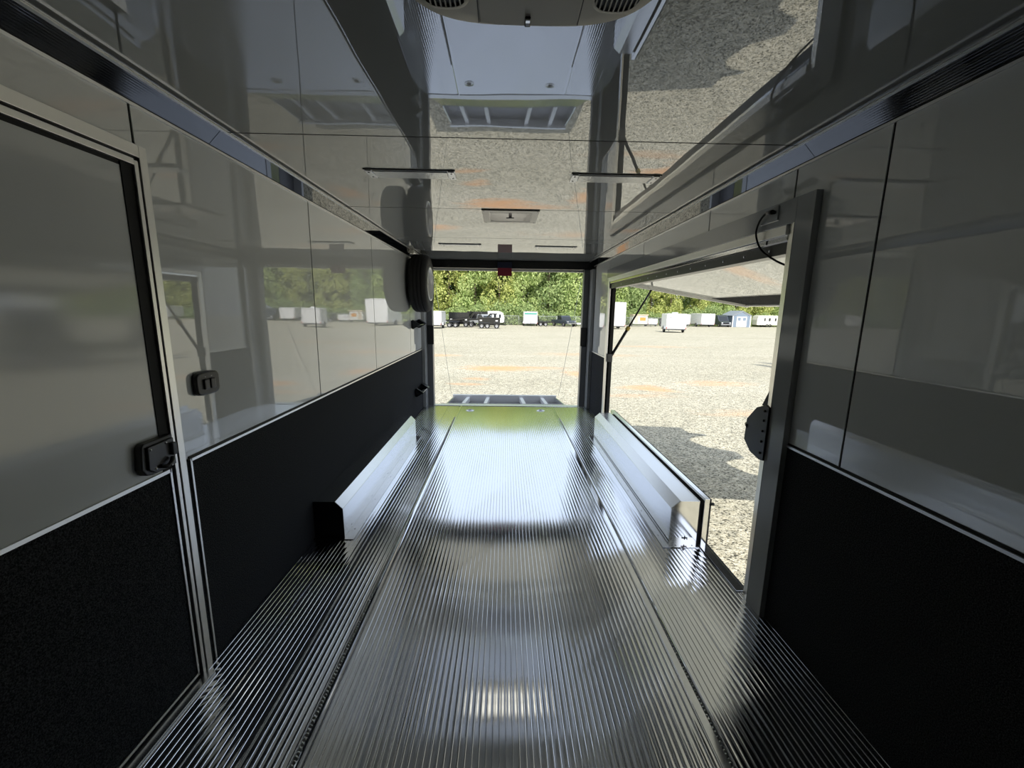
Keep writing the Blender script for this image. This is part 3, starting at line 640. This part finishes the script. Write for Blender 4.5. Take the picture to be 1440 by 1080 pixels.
# ================================================================== REAR RAMP SHELF
rs = thing('ramp_door', 'aluminium rear ramp shelf held level by cables beyond the open rear doorway', 'ramp', (0, 6.1, -0.02))
mb = MB().add([(-1.05, 6.06, -0.004), (1.05, 6.06, -0.004), (0.925, 6.40, -0.066), (-0.95, 6.40, -0.066), (-1.05, 6.06, -0.05), (1.05, 6.06, -0.05), (0.925, 6.40, -0.11), (-0.95, 6.40, -0.11)],
              [(0,1,2,3),(7,6,5,4),(0,4,5,1),(1,5,6,2),(2,6,7,3),(3,7,4,0)])
mb.build('hinge_apron', M['smoothalu'], rs)
z0, z1 = -0.066, -0.100
def rz(y): return z0+(z1-z0)*(y-6.40)/(7.10-6.40)
MB().add([(-0.95, 6.40, -0.17), (0.925, 6.40, -0.17), (0.855, 7.10, -0.20), (-0.91, 7.10, -0.20), (-0.95, 6.40, -0.16), (0.925, 6.40, -0.16), (0.855, 7.10, -0.19), (-0.91, 7.10, -0.19)],
         [(0,3,2,1),(4,5,6,7),(0,1,5,4),(1,2,6,5),(2,3,7,6),(3,0,4,7)]).build('recessed_pan', M['panmetal'], rs, label='dark recessed underside panel')
mb = MB(); mb.bar((-0.95, 6.405, -0.105), (0.925, 6.405, -0.105), 0.02, 0.08); mb.build('near_rail', M['post'], rs)
mb = MB(); mb.bar((-0.93, 7.085, -0.13), (0.875, 7.085, -0.13), 0.03, 0.12); mb.bar((-0.93, 7.105, -0.075), (0.875, 7.105, -0.075), 0.05, 0.012); mb.build('far_rail', M['brightalu'], rs)
for xa, xb in ((-0.94, -0.90), (0.915, 0.85)):
    MB().bar((xa, 6.41, -0.11), (xb, 7.08, -0.14), 0.02, 0.09).build('side_rail', M['smoothalu'], rs)
for xa, xb in ((-0.69, -0.655), (-0.34, -0.315), (0.29, 0.255), (0.645, 0.62)):
    MB().bar((xa, 6.41, -0.11), (xb, 7.07, -0.14), 0.055, 0.075).build('cross_beam', M['brightalu'], rs)
for sx, a, b in ((-1, (-1.06, 6.135, 1.86), (-0.96, 7.12, -0.07)), (1, (1.06, 6.135, 1.86), (0.92, 7.12, -0.07))):
    o = MB().tube([a, b], 0.0028, 6).build('support_cable', M['galv'], None)
    tag(o, 'thin steel cable from the %s rear post down to the ramp shelf' % ('left' if sx < 0 else 'right'), 'cable', 'ramp support cables')

# ================================================================== OUTDOORS
def gz(y): return -0.45-0.0125*y
mb = MB(); mb.add([(-130, -25, gz(-25)), (170, -25, gz(-25)), (170, 150, gz(150)), (-130, 150, gz(150))], [(0, 1, 2, 3)])
gr = mb.build('gravel_lot', M['gravel']); tag(gr, 'pale gravel lot with rust orange clay stains', 'ground', kind='structure')

def wheelset(root, xs, ys, R=0.35, w=0.22, rimr=0.19):
    for y in ys:
        for x in xs:
            wh = MB().lathe(tyre_profile(R, rimr, w), 'x', (x, y, R), 20, close=True).build('wheel', M['rubber'], root)
            s = 1 if x > 0 else -1
            MB().lathe([(rimr, s*w*0.40), (rimr*0.9, s*w*0.30), (rimr*0.4, s*w*0.32), (0.001, s*w*0.36)], 'x', (x, y, R), 16).build('rim', M['wheelwhite'], wh)
def box_trailer(name, lab, x, y, w_, l, h, rz=0.0, m='white', front=False, ramp=True, stripe=None, ax=1, group=None, z0=0.45, roofbump=False, tongue=1):
    # local: x across, y from 0 (near face) to l away
    r = thing(name, lab, 'trailer', (x, y, gz(y)), group, rz, local=True)
    hw = w_/2
    pr = [(-hw, z0), (-hw, h-0.10), (-hw+0.05, h-0.02), (-hw*0.4, h), (hw*0.4, h), (hw-0.05, h-0.02), (hw, h-0.10), (hw, z0)]
    body = MB().prism(pr, 'y', 0, l).build('body', M[m], r, 0.02)
    mb = MB()
    for s in (-1, 1): mb.box(s*hw-0.012, s*hw+0.012, -0.012, l+0.012, h-0.13, h-0.08); mb.box(s*hw-0.012, s*hw+0.012, -0.012, l, z0-0.02, z0+0.06)
    mb.box(-hw, hw, -0.012, 0.0, h-0.13, h-0.07).box(-hw, hw, -0.012, 0.0, z0, z0+0.06)
    build_each(mb, 'corner_trim', M['trim'], r)
    if ramp:
        dr = MB().box(-hw+0.10, hw-0.10, -0.03, 0.0, z0+0.07, h-0.45).build('rear_door', M[m], r, 0.008)
        mb = MB()
        for xx in (-hw*0.6, 0, hw*0.6): mb.box(xx-0.03, xx+0.03, -0.06, -0.03, h-0.52, h-0.42)
        build_each(mb, 'hinge', M['plasticgrey'], dr)
        build_each(MB().box(-hw+0.12, -hw+0.17, -0.05, -0.03, z0+0.3, z0+1.0).box(hw-0.17, hw-0.12, -0.05, -0.03, z0+0.3, z0+1.0), 'door_bar', M['galv'], dr)
    if stripe:
        MB().box(-hw+0.12, hw-0.12, -0.034, -0.0, h-0.48, h-0.24).build('stripe', M[stripe], r, label='dark green band across the upper face')
    mb = MB()
    for s in (-1, 1): mb.box(s*(hw-0.06)-0.04, s*(hw-0.06)+0.04, -0.03, 0, z0+0.02, z0+0.22)
    build_each(mb, 'tail_lamp', M['redlens'], r)
    ys = [l*0.42] if ax == 1 else [l*0.42, l*0.42+0.85]
    wheelset(r, (-hw+0.03, hw-0.03), ys)
    mb = MB()
    for s in (-1, 1):
        for yy in ys:
            mb.prism([(yy-0.46, 0.42), (yy-0.40, 0.72), (yy-0.25, 0.82), (yy+0.25, 0.82), (yy+0.40, 0.72), (yy+0.46, 0.42), (yy+0.42, 0.42), (yy+0.36, 0.68), (yy+0.22, 0.77), (yy-0.22, 0.77), (yy-0.36, 0.68), (yy-0.42, 0.42)], 'x', s*hw+(0 if s > 0 else -0.10), s*hw+(0.10 if s > 0 else 0))
    build_each(mb, 'fender', M['trim'], r)
    MB().box(-hw+0.05, hw-0.05, 0.0, l, z0-0.12, z0).build('chassis', M['plasticgrey'], r)
    ty = l if tongue > 0 else 0; d = 1.1*tongue
    mb = MB(); mb.bar((-hw*0.6, ty, 0.42), (0, ty+d, 0.42), 0.07, 0.09); mb.bar((hw*0.6, ty, 0.42), (0, ty+d, 0.42), 0.07, 0.09); mb.tube([(0, ty+d*0.75, 0.0), (0, ty+d*0.75, 0.95)], 0.035, 8)
    mb.build('tongue', M['plasticgrey'], r)
    if roofbump: MB().box(-0.3, 0.3, l*0.3, l*0.3+0.6, h, h+0.14).build('roof_vent', M['white'], r, 0.03)
    return r
box_trailer('cargo_trailer', 'white enclosed trailer at the far left edge of the view through the rear doorway', -9.15, 53.1, 2.1, 4.0, 2.2, tongue=-1, ramp=False)
box_trailer('cargo_trailer', 'white box trailer with a dark green band seen through the rear doorway', 4.36, 71.9, 2.35, 3.6, 2.45, stripe='green', z0=0.4, tongue=-1, ramp=False)
box_trailer('cargo_trailer', 'very tall white trailer with closed rear doors beside the rear edge of the side opening', 16.1, 61.0, 3.0, 8.0, 3.9, ax=2)
box_trailer('cargo_trailer', 'white enclosed trailer standing alone nearest in the middle of the lot', 20.6, 50.0, 2.3, 3.2, 2.28, rz=-0.17, roofbump=True)
box_trailer('cargo_trailer', 'small white trailer half hidden behind the lone white trailer', 36.3, 84.0, 2.2, 4.0, 2.5)
box_trailer('cargo_trailer', 'white trailer with a blue grey shaded side, left of the dark van', 40.3, 82.5, 2.7, 5.0, 2.65, z0=0.5)
box_trailer('cargo_trailer', 'low small white trailer between the food stand and the lone white trailer', 29.2, 82.2, 1.9, 2.6, 1.5, z0=0.4)
# more trailers of the lot, seen as reflections in the left wall
box_trailer('cargo_trailer', 'white trailer at the right end of the lot mirrored in the left wall', 66.0, 84.0, 3.0, 6.0, 2.7, rz=-0.2)
box_trailer('cargo_trailer', 'white box trailer mirrored in the grey entry door', 42.0, 41.0, 2.5, 5.0, 2.8, rz=-0.75)

def camper(lab, x, y, L, h, rz=0.0, m='white', group=None):
    r = thing('camper', lab, 'camper', (x, y, gz(y)), group, rz, local=True)
    a = L/2
    pts = [(-a, 0.5), (-a, h*0.62), (-a+0.25, h-0.12), (-a+0.7, h), (a-0.9, h), (a-0.25, h-0.3), (a, h*0.55), (a-0.05, 0.55), (a-0.3, 0.42), (-a+0.2, 0.42)]
    MB().prism(pts, 'y', 0, 2.1).build('body', M[m], r, 0.05)
    for cx, ww in ((-a*0.35, 0.30), (a*0.05, 0.42), (a*0.55, 0.34)):
        MB().box(cx-ww/2, cx+ww/2, -0.02, 0.0, h*0.52, h*0.78).build('window', M['glass'], r, 0.02)
    MB().box(-a*0.75, -a*0.52, -0.025, 0.0, 0.5, h*0.85).build('door', M['offwhite'], r, 0.02)
    MB().box(-a+0.05, a-0.05, -0.015, 0.0, 0.95, 1.02).build('stripe', M['galv'], r)
    for x0 in (-0.3, 0.35):
        for yy in (0.08, 2.0):
            MB().lathe(tyre_profile(0.34, 0.18, 0.2), 'y', (x0, yy, 0.34), 20, close=True).build('wheel', M['rubber'], r)
    MB().bar((a-0.1, 1.05, 0.45), (a+0.9, 1.05, 0.42), 0.08, 0.08).build('tongue', M['plasticgrey'], r)
    return r
camper('white rounded camper with two small windows behind the black dump trailer', -1.95, 76.0, 3.6, 2.45)
camper('beige camper at the far right next to the shed', 57.3, 90.0, 5.2, 2.5, m='offwhite')

def dump_trailer(lab, x, y, L=2.9, h=1.45):
    r = thing('dump_trailer', lab, 'trailer', (x, y, gz(y)), None, 0, local=True); a = L/2
    MB().box(-a, a, 0.0, 0.05, 0.62, h).box(-a, a, 1.75, 1.8, 0.62, h).box(-a, -a+0.05, 0.05, 1.75, 0.62, h).box(a-0.05, a, 0.05, 1.75, 0.62, h).box(-a, a, 0, 1.8, 0.58, 0.64).build('bed', M['carpaint'], r, 0.01)
    mb = MB()
    for k in range(7): xx = -a+0.1+k*(L-0.2)/6; mb.box(xx-0.04, xx+0.04, -0.06, 0.0, 0.62, h-0.03)
    mb.box(-a-0.03, a+0.03, -0.07, 0.03, h-0.06, h+0.02).build('side_rib', M['carpaint'], r)
    MB().box(-a-0.2, a, 0.2, 1.6, 0.42, 0.56).bar((a, 0.9, 0.5), (a+0.8, 0.9, 0.45), 0.1, 0.1).build('chassis', M['black'], r)
    for x0 in (-a+0.45, -a+1.2, a-0.45):
        wh = MB().lathe(tyre_profile(0.36, 0.2, 0.22), 'y', (x0, -0.02, 0.36), 20, close=True).build('wheel', M['rubber'], r)
        MB().lathe([(0.2, -0.09), (0.18, -0.07), (0.08, -0.08), (0.001, -0.09)], 'y', (x0, -0.02, 0.36), 16).build('rim', M['wheelwhite'], wh)
    mb = MB().box(-a+0.05, -a+1.6, -0.16, 0.1, 0.76, 0.80).box(a-0.85, a-0.05, -0.16, 0.1, 0.76, 0.80).build('fender', M['greypaint'], r)
    mb = MB(); mb.box(-a+0.2, -a+0.5, -0.075, -0.06, 1.0, 1.15); mb.box(a-0.6, a-0.3, -0.075, -0.06, 0.95, 1.12); build_each(mb, 'decal', M['white'], r)
    return r
dump_trailer('black ribbed dump trailer parked in front of the white camper', -2.15, 56.0)
dump_trailer('tall sided black dump trailer at the left end of the dark row of trailers', -6.9, 62.5, 3.0, 2.1)
dump_trailer('black dump trailer in the dark row directly behind the two gooseneck trailers', -4.6, 69.5, 3.4, 2.3)

def flatbed(lab, x, y, L, deck=0.75, rz=0.0, neck=True, tilt=0.0, group=None, loaded=False):
    r = thing('flatbed_trailer', lab, 'trailer', (x, y, gz(y)), group, rz, local=True); a = L/2
    MB().bar((-a, 1.1, deck), (a, 1.1, deck+tilt), 2.2, 0.10).build('deck', M['carpaint'], r)
    mb = MB()
    for yy in (0.05, 2.15): mb.bar((-a, yy, deck-0.02), (a, yy, deck-0.02+tilt), 0.08, 0.20)
    mb.build('side_rail', M['carpaint'], r)
    if neck:
        mb = MB(); mb.bar((a-0.1, 0.5, deck+tilt), (a+0.5, 0.8, deck+tilt+0.75), 0.12, 0.18); mb.bar((a-0.1, 1.7, deck+tilt), (a+0.5, 1.4, deck+tilt+0.75), 0.12, 0.18)
        mb.bar((a+0.4, 1.1, deck+tilt+0.75), (a+1.5, 1.1, deck+tilt+0.72), 0.5, 0.16); mb.tube([(a+1.3, 1.1, deck+tilt+0.75), (a+1.3, 1.1, deck+tilt+0.15)], 0.06, 8)
        mb.build('gooseneck', M['carpaint'], r)
        MB().box(a+0.1, a+0.2, 0.75, 1.45, 0.0, deck).build('landing_leg', M['plasticgrey'], r)
    for x0 in (-0.9, -0.05):
        for yy in (0.0, 2.2):
            wh = MB().lathe(tyre_profile(0.36, 0.2, 0.22), 'y', (x0, yy, 0.36), 20, close=True).build('wheel', M['rubber'], r)
            MB().lathe([(0.2, -0.09), (0.18, -0.07), (0.08, -0.08), (0.001, -0.09)], 'y', (x0, yy, 0.36), 16).build('rim', M['wheelwhite'], wh)
    MB().box(-1.35, 0.40, -0.12, 0.12, 0.74, 0.78).build('fender', M['greypaint'], r)
    for yy in (0.35, 1.45):
        MB().bar((-a, yy+0.2, deck), (-a-0.25, yy+0.2, deck+1.0), 0.55, 0.08, (0, 1, 0)).build('loading_ramp', M['carpaint'], r)
    mb = MB(); mb.box(-a+0.4, -a+0.75, -0.0, 0.008, deck-0.05, deck+0.06); mb.build('reflector', M['white'], r)
    return r
flatbed('black gooseneck flatbed trailer with its deck tilted, left in the dark row of trailers', -6.9, 58.5, 4.0, 0.85, tilt=0.5, group=None)
flatbed('second black gooseneck flatbed trailer standing behind the tilted one', -5.0, 62.5, 4.5, 0.95, tilt=0.25)
flatbed('black flatbed trailer hitched near the dark pickup right of the green banded trailer', 7.0, 71.8, 2.6, 0.72, neck=False)
flatbed('black car hauler trailer mirrored low in the grey entry door', 12.0, 12.6, 5.5, 0.55, rz=-0.8, neck=False)
flatbed('low black trailer between the small white trailer and the lone white trailer', 32.6, 82.5, 2.2, 0.6, neck=True)

def pickup(lab, x, y, m='carpaint', rz=0.0, s=1.0):
    r = thing('pickup_truck', lab, 'truck', (x, y, gz(y)), None, rz, local=True)
    # side profile in x,z ; width along y
    low = [(-2.8, 0.55), (-2.8, 1.12), (-0.9, 1.14), (1.3, 1.14), (2.5, 1.05), (2.75, 0.85), (2.75, 0.5), (-2.7, 0.48)]
    cab = [(-0.9, 1.12), (-0.75, 1.82), (-0.4, 1.88), (0.55, 1.86), (1.25, 1.12)]
    MB().prism(low, 'y', 0, 1.95).build('body', M[m], r, 0.04)
    MB().prism(cab, 'y', 0.12, 1.83).build('cab', M[m], r, 0.03)
    MB().prism([(-0.72, 1.2), (-0.62, 1.74), (-0.05, 1.76), (-0.02, 1.2)], 'y', 0.105, 1.845).build('side_window', M['glass'], r)
    MB().prism([(0.08, 1.2), (0.06, 1.76), (0.48, 1.74), (1.02, 1.2)], 'y', 0.105, 1.845).build('side_window', M['glass'], r)
    MB().add([(0.60, 0.2, 1.80), (0.60, 1.75, 1.80), (1.24, 1.8, 1.16), (1.24, 0.15, 1.16)], [(0, 1, 2, 3)]).build('windshield', M['glass'], r)
    for x0 in (-1.75, 1.75):
        for yy in (0.06, 1.89):
            wh = MB().lathe(tyre_profile(0.4, 0.22, 0.26), 'y', (x0, yy, 0.4), 20, close=True).build('wheel', M['rubber'], r)
            MB().lathe([(0.22, -0.11), (0.19, -0.09), (0.08, -0.1), (0.001, -0.11)] if yy < 1 else [(0.22, 0.11), (0.19, 0.09), (0.08, 0.1), (0.001, 0.11)], 'y', (x0, yy, 0.4), 16).build('rim', M['wheelwhite'], wh)
    build_each(MB().box(2.72, 2.86, 0.1, 1.85, 0.5, 0.68).box(-2.9, -2.78, 0.1, 1.85, 0.5, 0.66), 'bumper', M['chrome'], r, 0.02)
    build_each(MB().box(2.70, 2.77, 0.12, 0.4, 0.78, 0.95).box(2.70, 2.77, 1.55, 1.83, 0.78, 0.95), 'headlight', M['lens'], r)
    return r
pickup('silver pickup truck parked among the black trailers', -4.1, 66.0, 'silverpaint', rz=-0.9)
pickup('dark pickup truck right of the green banded trailer', 9.3, 72.6, 'greypaint', rz=-1.2)
pickup('black pickup truck hitched in front of the mirrored car hauler', 19.5, 18.5, 'carpaint', rz=0.75)

def utility(lab, x, y):
    r = thing('utility_trailer', lab, 'trailer', (x, y, gz(y)), None, 0, local=True)
    MB().box(-1.4, 1.4, 0, 1.5, 0.34, 0.42).build('deck', M['white'], r, 0.01)
    MB().box(-1.4, 1.4, 0, 0.05, 0.42, 0.60).box(-1.4, 1.4, 1.45, 1.5, 0.42, 0.60).build('side_rail', M['white'], r)
    for yy in (0, 1.5): MB().lathe(tyre_profile(0.28, 0.15, 0.18), 'y', (0, yy, 0.28), 20, close=True).build('wheel', M['rubber'], r)
    MB().bar((1.4, 0.75, 0.38), (2.2, 0.75, 0.38), 0.07, 0.07).build('tongue', M['galv'], r)
utility('low white open trailer by the fence at the right edge of the rear doorway', 12.4, 73.5)

# food stand
fs_ = thing('food_trailer', 'beige food trailer with a serving hatch beside the tall white trailer', 'trailer', (26.3, 81, gz(81)), local=True)
MB().box(-1.4, 1.4, 0, 2.4, 0.45, 2.1).build('body', M['offwhite'], fs_, 0.03)
MB().box(-1.5, 1.5, -0.15, 2.5, 2.1, 2.28).build('roof', M['beige'], fs_, 0.03)
MB().box(-0.1, 1.0, -0.02, 0.0, 1.1, 1.75).build('serving_hatch', M['amber'], fs_, label='orange serving hatch')
MB().box(-1.15, -0.5, -0.02, 0.0, 0.6, 1.9).build('door', M['beige'], fs_)
wheelset(fs_, (-1.35, 1.35), [1.2], 0.3, 0.2, 0.16)
MB().box(-1.3, 1.3, 0.1, 2.3, 0.36, 0.45).build('chassis', M['plasticgrey'], fs_)

# van
vn = thing('van', 'dark blue grey van between the white trailer and the shed', 'van', (45.0, 84.4, gz(84.4)), None, 0, local=True)
MB().prism([(0.0, 0.45), (0.0, 0.95), (0.5, 1.15), (1.0, 1.25), (1.7, 2.2), (2.2, 2.42), (5.6, 2.42), (5.7, 0.45)], 'x', -1.05, 1.05).build('body', M['greypaint'], vn, 0.06)
MB().add([(-0.9, 1.02, 1.30), (0.9, 1.02, 1.30), (0.85, 1.66, 2.18), (-0.85, 1.66, 2.18)], [(0, 1, 2, 3)]).build('windshield', M['glass'], vn)
MB().box(-0.6, 0.6, -0.03, 0.02, 0.62, 0.86).build('grille', M['black'], vn)
build_each(MB().box(-0.95, -0.65, -0.02, 0.1, 0.75, 0.92).box(0.65, 0.95, -0.02, 0.1, 0.75, 0.92), 'headlight', M['white'], vn)
build_each(MB().box(-1.02, 1.02, -0.08, 0.1, 0.42, 0.58), 'bumper', M['silverpaint'], vn, 0.02)
wheelset(vn, (-0.95, 0.95), [0.95, 4.6], 0.36, 0.24, 0.2)

# shed
sh = thing('garden_shed', 'blue grey gabled shed with white double doors at the far side of the lot', 'shed', (49.0, 86, gz(86)), None, 0.0, local=True)
MB().prism([(-1.9, 0.0), (-1.9, 2.35), (0, 3.25), (1.9, 2.35), (1.9, 0.0)], 'y', 0, 4.6).build('wall', M['bluegrey'], sh)
MB().prism([(-2.08, 2.25), (0, 3.24), (2.08, 2.25), (2.08, 2.37), (0, 3.38), (-2.08, 2.37)], 'y', -0.15, 4.75).build('roof', M['roofgrey'], sh)
MB().box(-1.95, -1.75, -0.04, 0.0, 0.0, 2.3).box(1.75, 1.95, -0.04, 0.0, 0.0, 2.3).bar((-1.95, -0.03, 2.28), (0, -0.03, 3.2), 0.05, 0.12).bar((1.95, -0.03, 2.28), (0, -0.03, 3.2), 0.05, 0.12).build('trim_board', M['white'], sh)
for s in (-1, 1):
    dr = MB().box(*sorted((s*0.02, s*1.05)), -0.06, 0.0, 0.1, 2.15).build('door', M['white'], sh, 0.005)
    MB().box(*sorted((s*0.22, s*0.85)), -0.075, -0.06, 1.35, 1.95).build('door_window', M['bluegrey'], dr)
    MB().bar((s*0.2, -0.07, 0.3), (s*0.87, -0.07, 1.15), 0.02, 0.07, (0, 1, 0)).bar((s*0.2, -0.07, 1.15), (s*0.87, -0.07, 0.3), 0.02, 0.07, (0, 1, 0)).box(*sorted((s*0.16, s*0.92)), -0.07, -0.06, 0.22, 0.27).box(*sorted((s*0.16, s*0.92)), -0.07, -0.06, 1.2, 1.26).build('cross_brace', M['bluegrey'], dr)

# chain link fence
fn = thing('chain_link_fence', 'chain link fence with steel posts along the foot of the tree line', 'fence', (0, 77.0, gz(77)))
zf = gz(77)
FX0, FX1 = -22, 34
k = 0; x = FX0
while x <= FX1:
    build_each(MB().tube([(x, 77, zf), (x, 77, zf+1.75)], 0.04, 6), 'post', M['galv'], fn); x += 3.5
MB().tube([(FX0, 77, zf+1.7), (FX1, 77, zf+1.7)], 0.03, 6).build('top_rail', M['galv'], fn)
mb = MB(); x = FX0
while x < FX1:
    for dx in (1.6, -1.6):
        xa = x if dx > 0 else x+1.6
        mb.bar((xa, 77, zf+0.05), (xa+dx, 77, zf+1.68), 0.008, 0.008, (0, 1, 0))
    x += 0.16
mb.build('wire_mesh', M['galv'], fn)

# ------------------------------------------------------------------ trees
def foliage(seed, rx, rz_, cz, n, size, blobs=14):
    rnd = random.Random(seed); vs = []; fs = []
    bl = []
    for i in range(blobs):
        t = rnd.random(); zz = cz-rz_*0.9+2*rz_*0.9*t
        q_ = abs((zz-cz)/rz_); rad = rx*(1-0.75*q_**(2.2 if zz > cz else 8)); a = rnd.uniform(0, 2*math.pi)
        bl.append((Vector((rad*0.62*math.cos(a), rad*0.62*math.sin(a), zz)), rx*rnd.uniform(0.34, 0.55)))
    bl.append((Vector((0, 0, cz)), rx*0.7))
    for i in range(n):
        c, r = bl[rnd.randrange(len(bl))]
        d = Vector((rnd.gauss(0, 1), rnd.gauss(0, 1), rnd.gauss(0, 1))).normalized()
        p = c+d*r*rnd.uniform(0.78, 1.08)
        if p.z < 0.1: p.z = rnd.uniform(0.1, 1.0)
        nrm = (d+Vector((rnd.gauss(0, .6), rnd.gauss(0, .6), rnd.gauss(0, .6)))).normalized()
        u = nrm.orthogonal().normalized(); q = nrm.cross(u); a = rnd.uniform(0, 6.28)
        u, q = u*math.cos(a)+q*math.sin(a), q*math.cos(a)-u*math.sin(a)
        s = size*rnd.uniform(0.6, 1.3); b = len(vs)
        vs += [p-u*s, p-q*s*0.55+nrm*s*0.12, p+u*s, p+q*s*0.55+nrm*s*0.12]
        fs += [(b, b+1, b+2, b+3)]
    m = MB(); m.add(vs, fs); return m
protos = []
for i in range(4):
    hgt = (22, 19.5, 23.5, 17)[i]
    r = thing('tree', '', 'tree', (0, 0, 0), None, 0, local=True)
    fo = foliage(20+i, 4.6, hgt*0.5, hgt*0.5, 17000, 0.23, 42).build('foliage', LEAF[i], r)
    tr = MB().tube([(0, 0, 0), (0.15, 0.05, hgt*0.3), (-0.1, 0.1, hgt*0.6), (0.1, 0, hgt*0.85)], [0.22, 0.18, 0.12, 0.05], 8)
    rnd = random.Random(i)
    for k in range(7):
        a = rnd.uniform(0, 6.28); z_ = hgt*rnd.uniform(0.2, 0.7); tr.tube([(0, 0, z_), (2.4*math.cos(a), 2.4*math.sin(a), z_+rnd.uniform(0.8, 2.2))], [0.10, 0.03], 5)
    tr.build('trunk', M['bark'], r)
    protos.append(r)
TL = ['tall bright green broadleaf tree in the wall of trees beyond the lot', 'mid green leafy tree in the wall of trees beyond the lot', 'yellow green tree rising in the wall of trees beyond the lot', 'darker green tree set in the wall of trees beyond the lot']
used = [False]*4
rnd = random.Random(11)
def put_tree(k, x, y, s):
    if not used[k]: o = protos[k]; used[k] = True
    else: o = copy_tree(protos[k])
    o.location = (x, y, gz(y)-0.1); o.rotation_euler = (0, 0, rnd.uniform(0, 6.28)); hz_ = (0.272*y+3.0)*(1.0 if x < 30 else 0.78); o.scale = (s, s, hz_/((22, 19.5, 23.5, 17)[k]*1.06)*rnd.uniform(0.97, 1.02))
    o['label'] = TL[k]; o['group'] = ['bright green trees', 'mid green trees', 'yellow green trees', 'dark green trees'][k]
def yt(x): return 83+13*min(1, max(0, (x-13)/9))+(0 if x < 50 else (x-50)*0.22)
x = -36
while x < 118:
    put_tree(rnd.choice((0, 1, 2, 0, 2)), x+rnd.uniform(-0.8, 0.8), yt(x)+rnd.uniform(-1, 1), rnd.uniform(0.85, 1.0)*(0.78 if x > 24 else 1)); x += 5.0
x = -40
while x < 122:
    put_tree(rnd.choice((0, 1, 3, 3)), x+rnd.uniform(-1, 1), yt(x)+8+rnd.uniform(-1.5, 1.5), rnd.uniform(1.0, 1.12)*(0.76 if x > 26 else 1)); x += 5.8
# undergrowth bushes
bush = thing('bush', '', 'bush', (0, 0, 0), None, 0, local=True)
foliage(55, 2.6, 1.9, 1.5, 4200, 0.17, 14).build('foliage', LEAF[1], bush)
x = -30; first = True
while x < 108:
    o = bush if first else copy_tree(bush); first = False
    y = yt(x)-3.6
    o.location = (x, y+rnd.uniform(-0.4, 0.4), gz(y)); o.rotation_euler = (0, 0, rnd.uniform(0, 6.28)); k_ = rnd.uniform(0.6, 1.1); o.scale = (k_, k_, k_*rnd.uniform(0.7, 1.2))
    o['label'] = 'low green bush in the undergrowth at the foot of the trees'; o['group'] = 'undergrowth bushes'
    x += 4.2
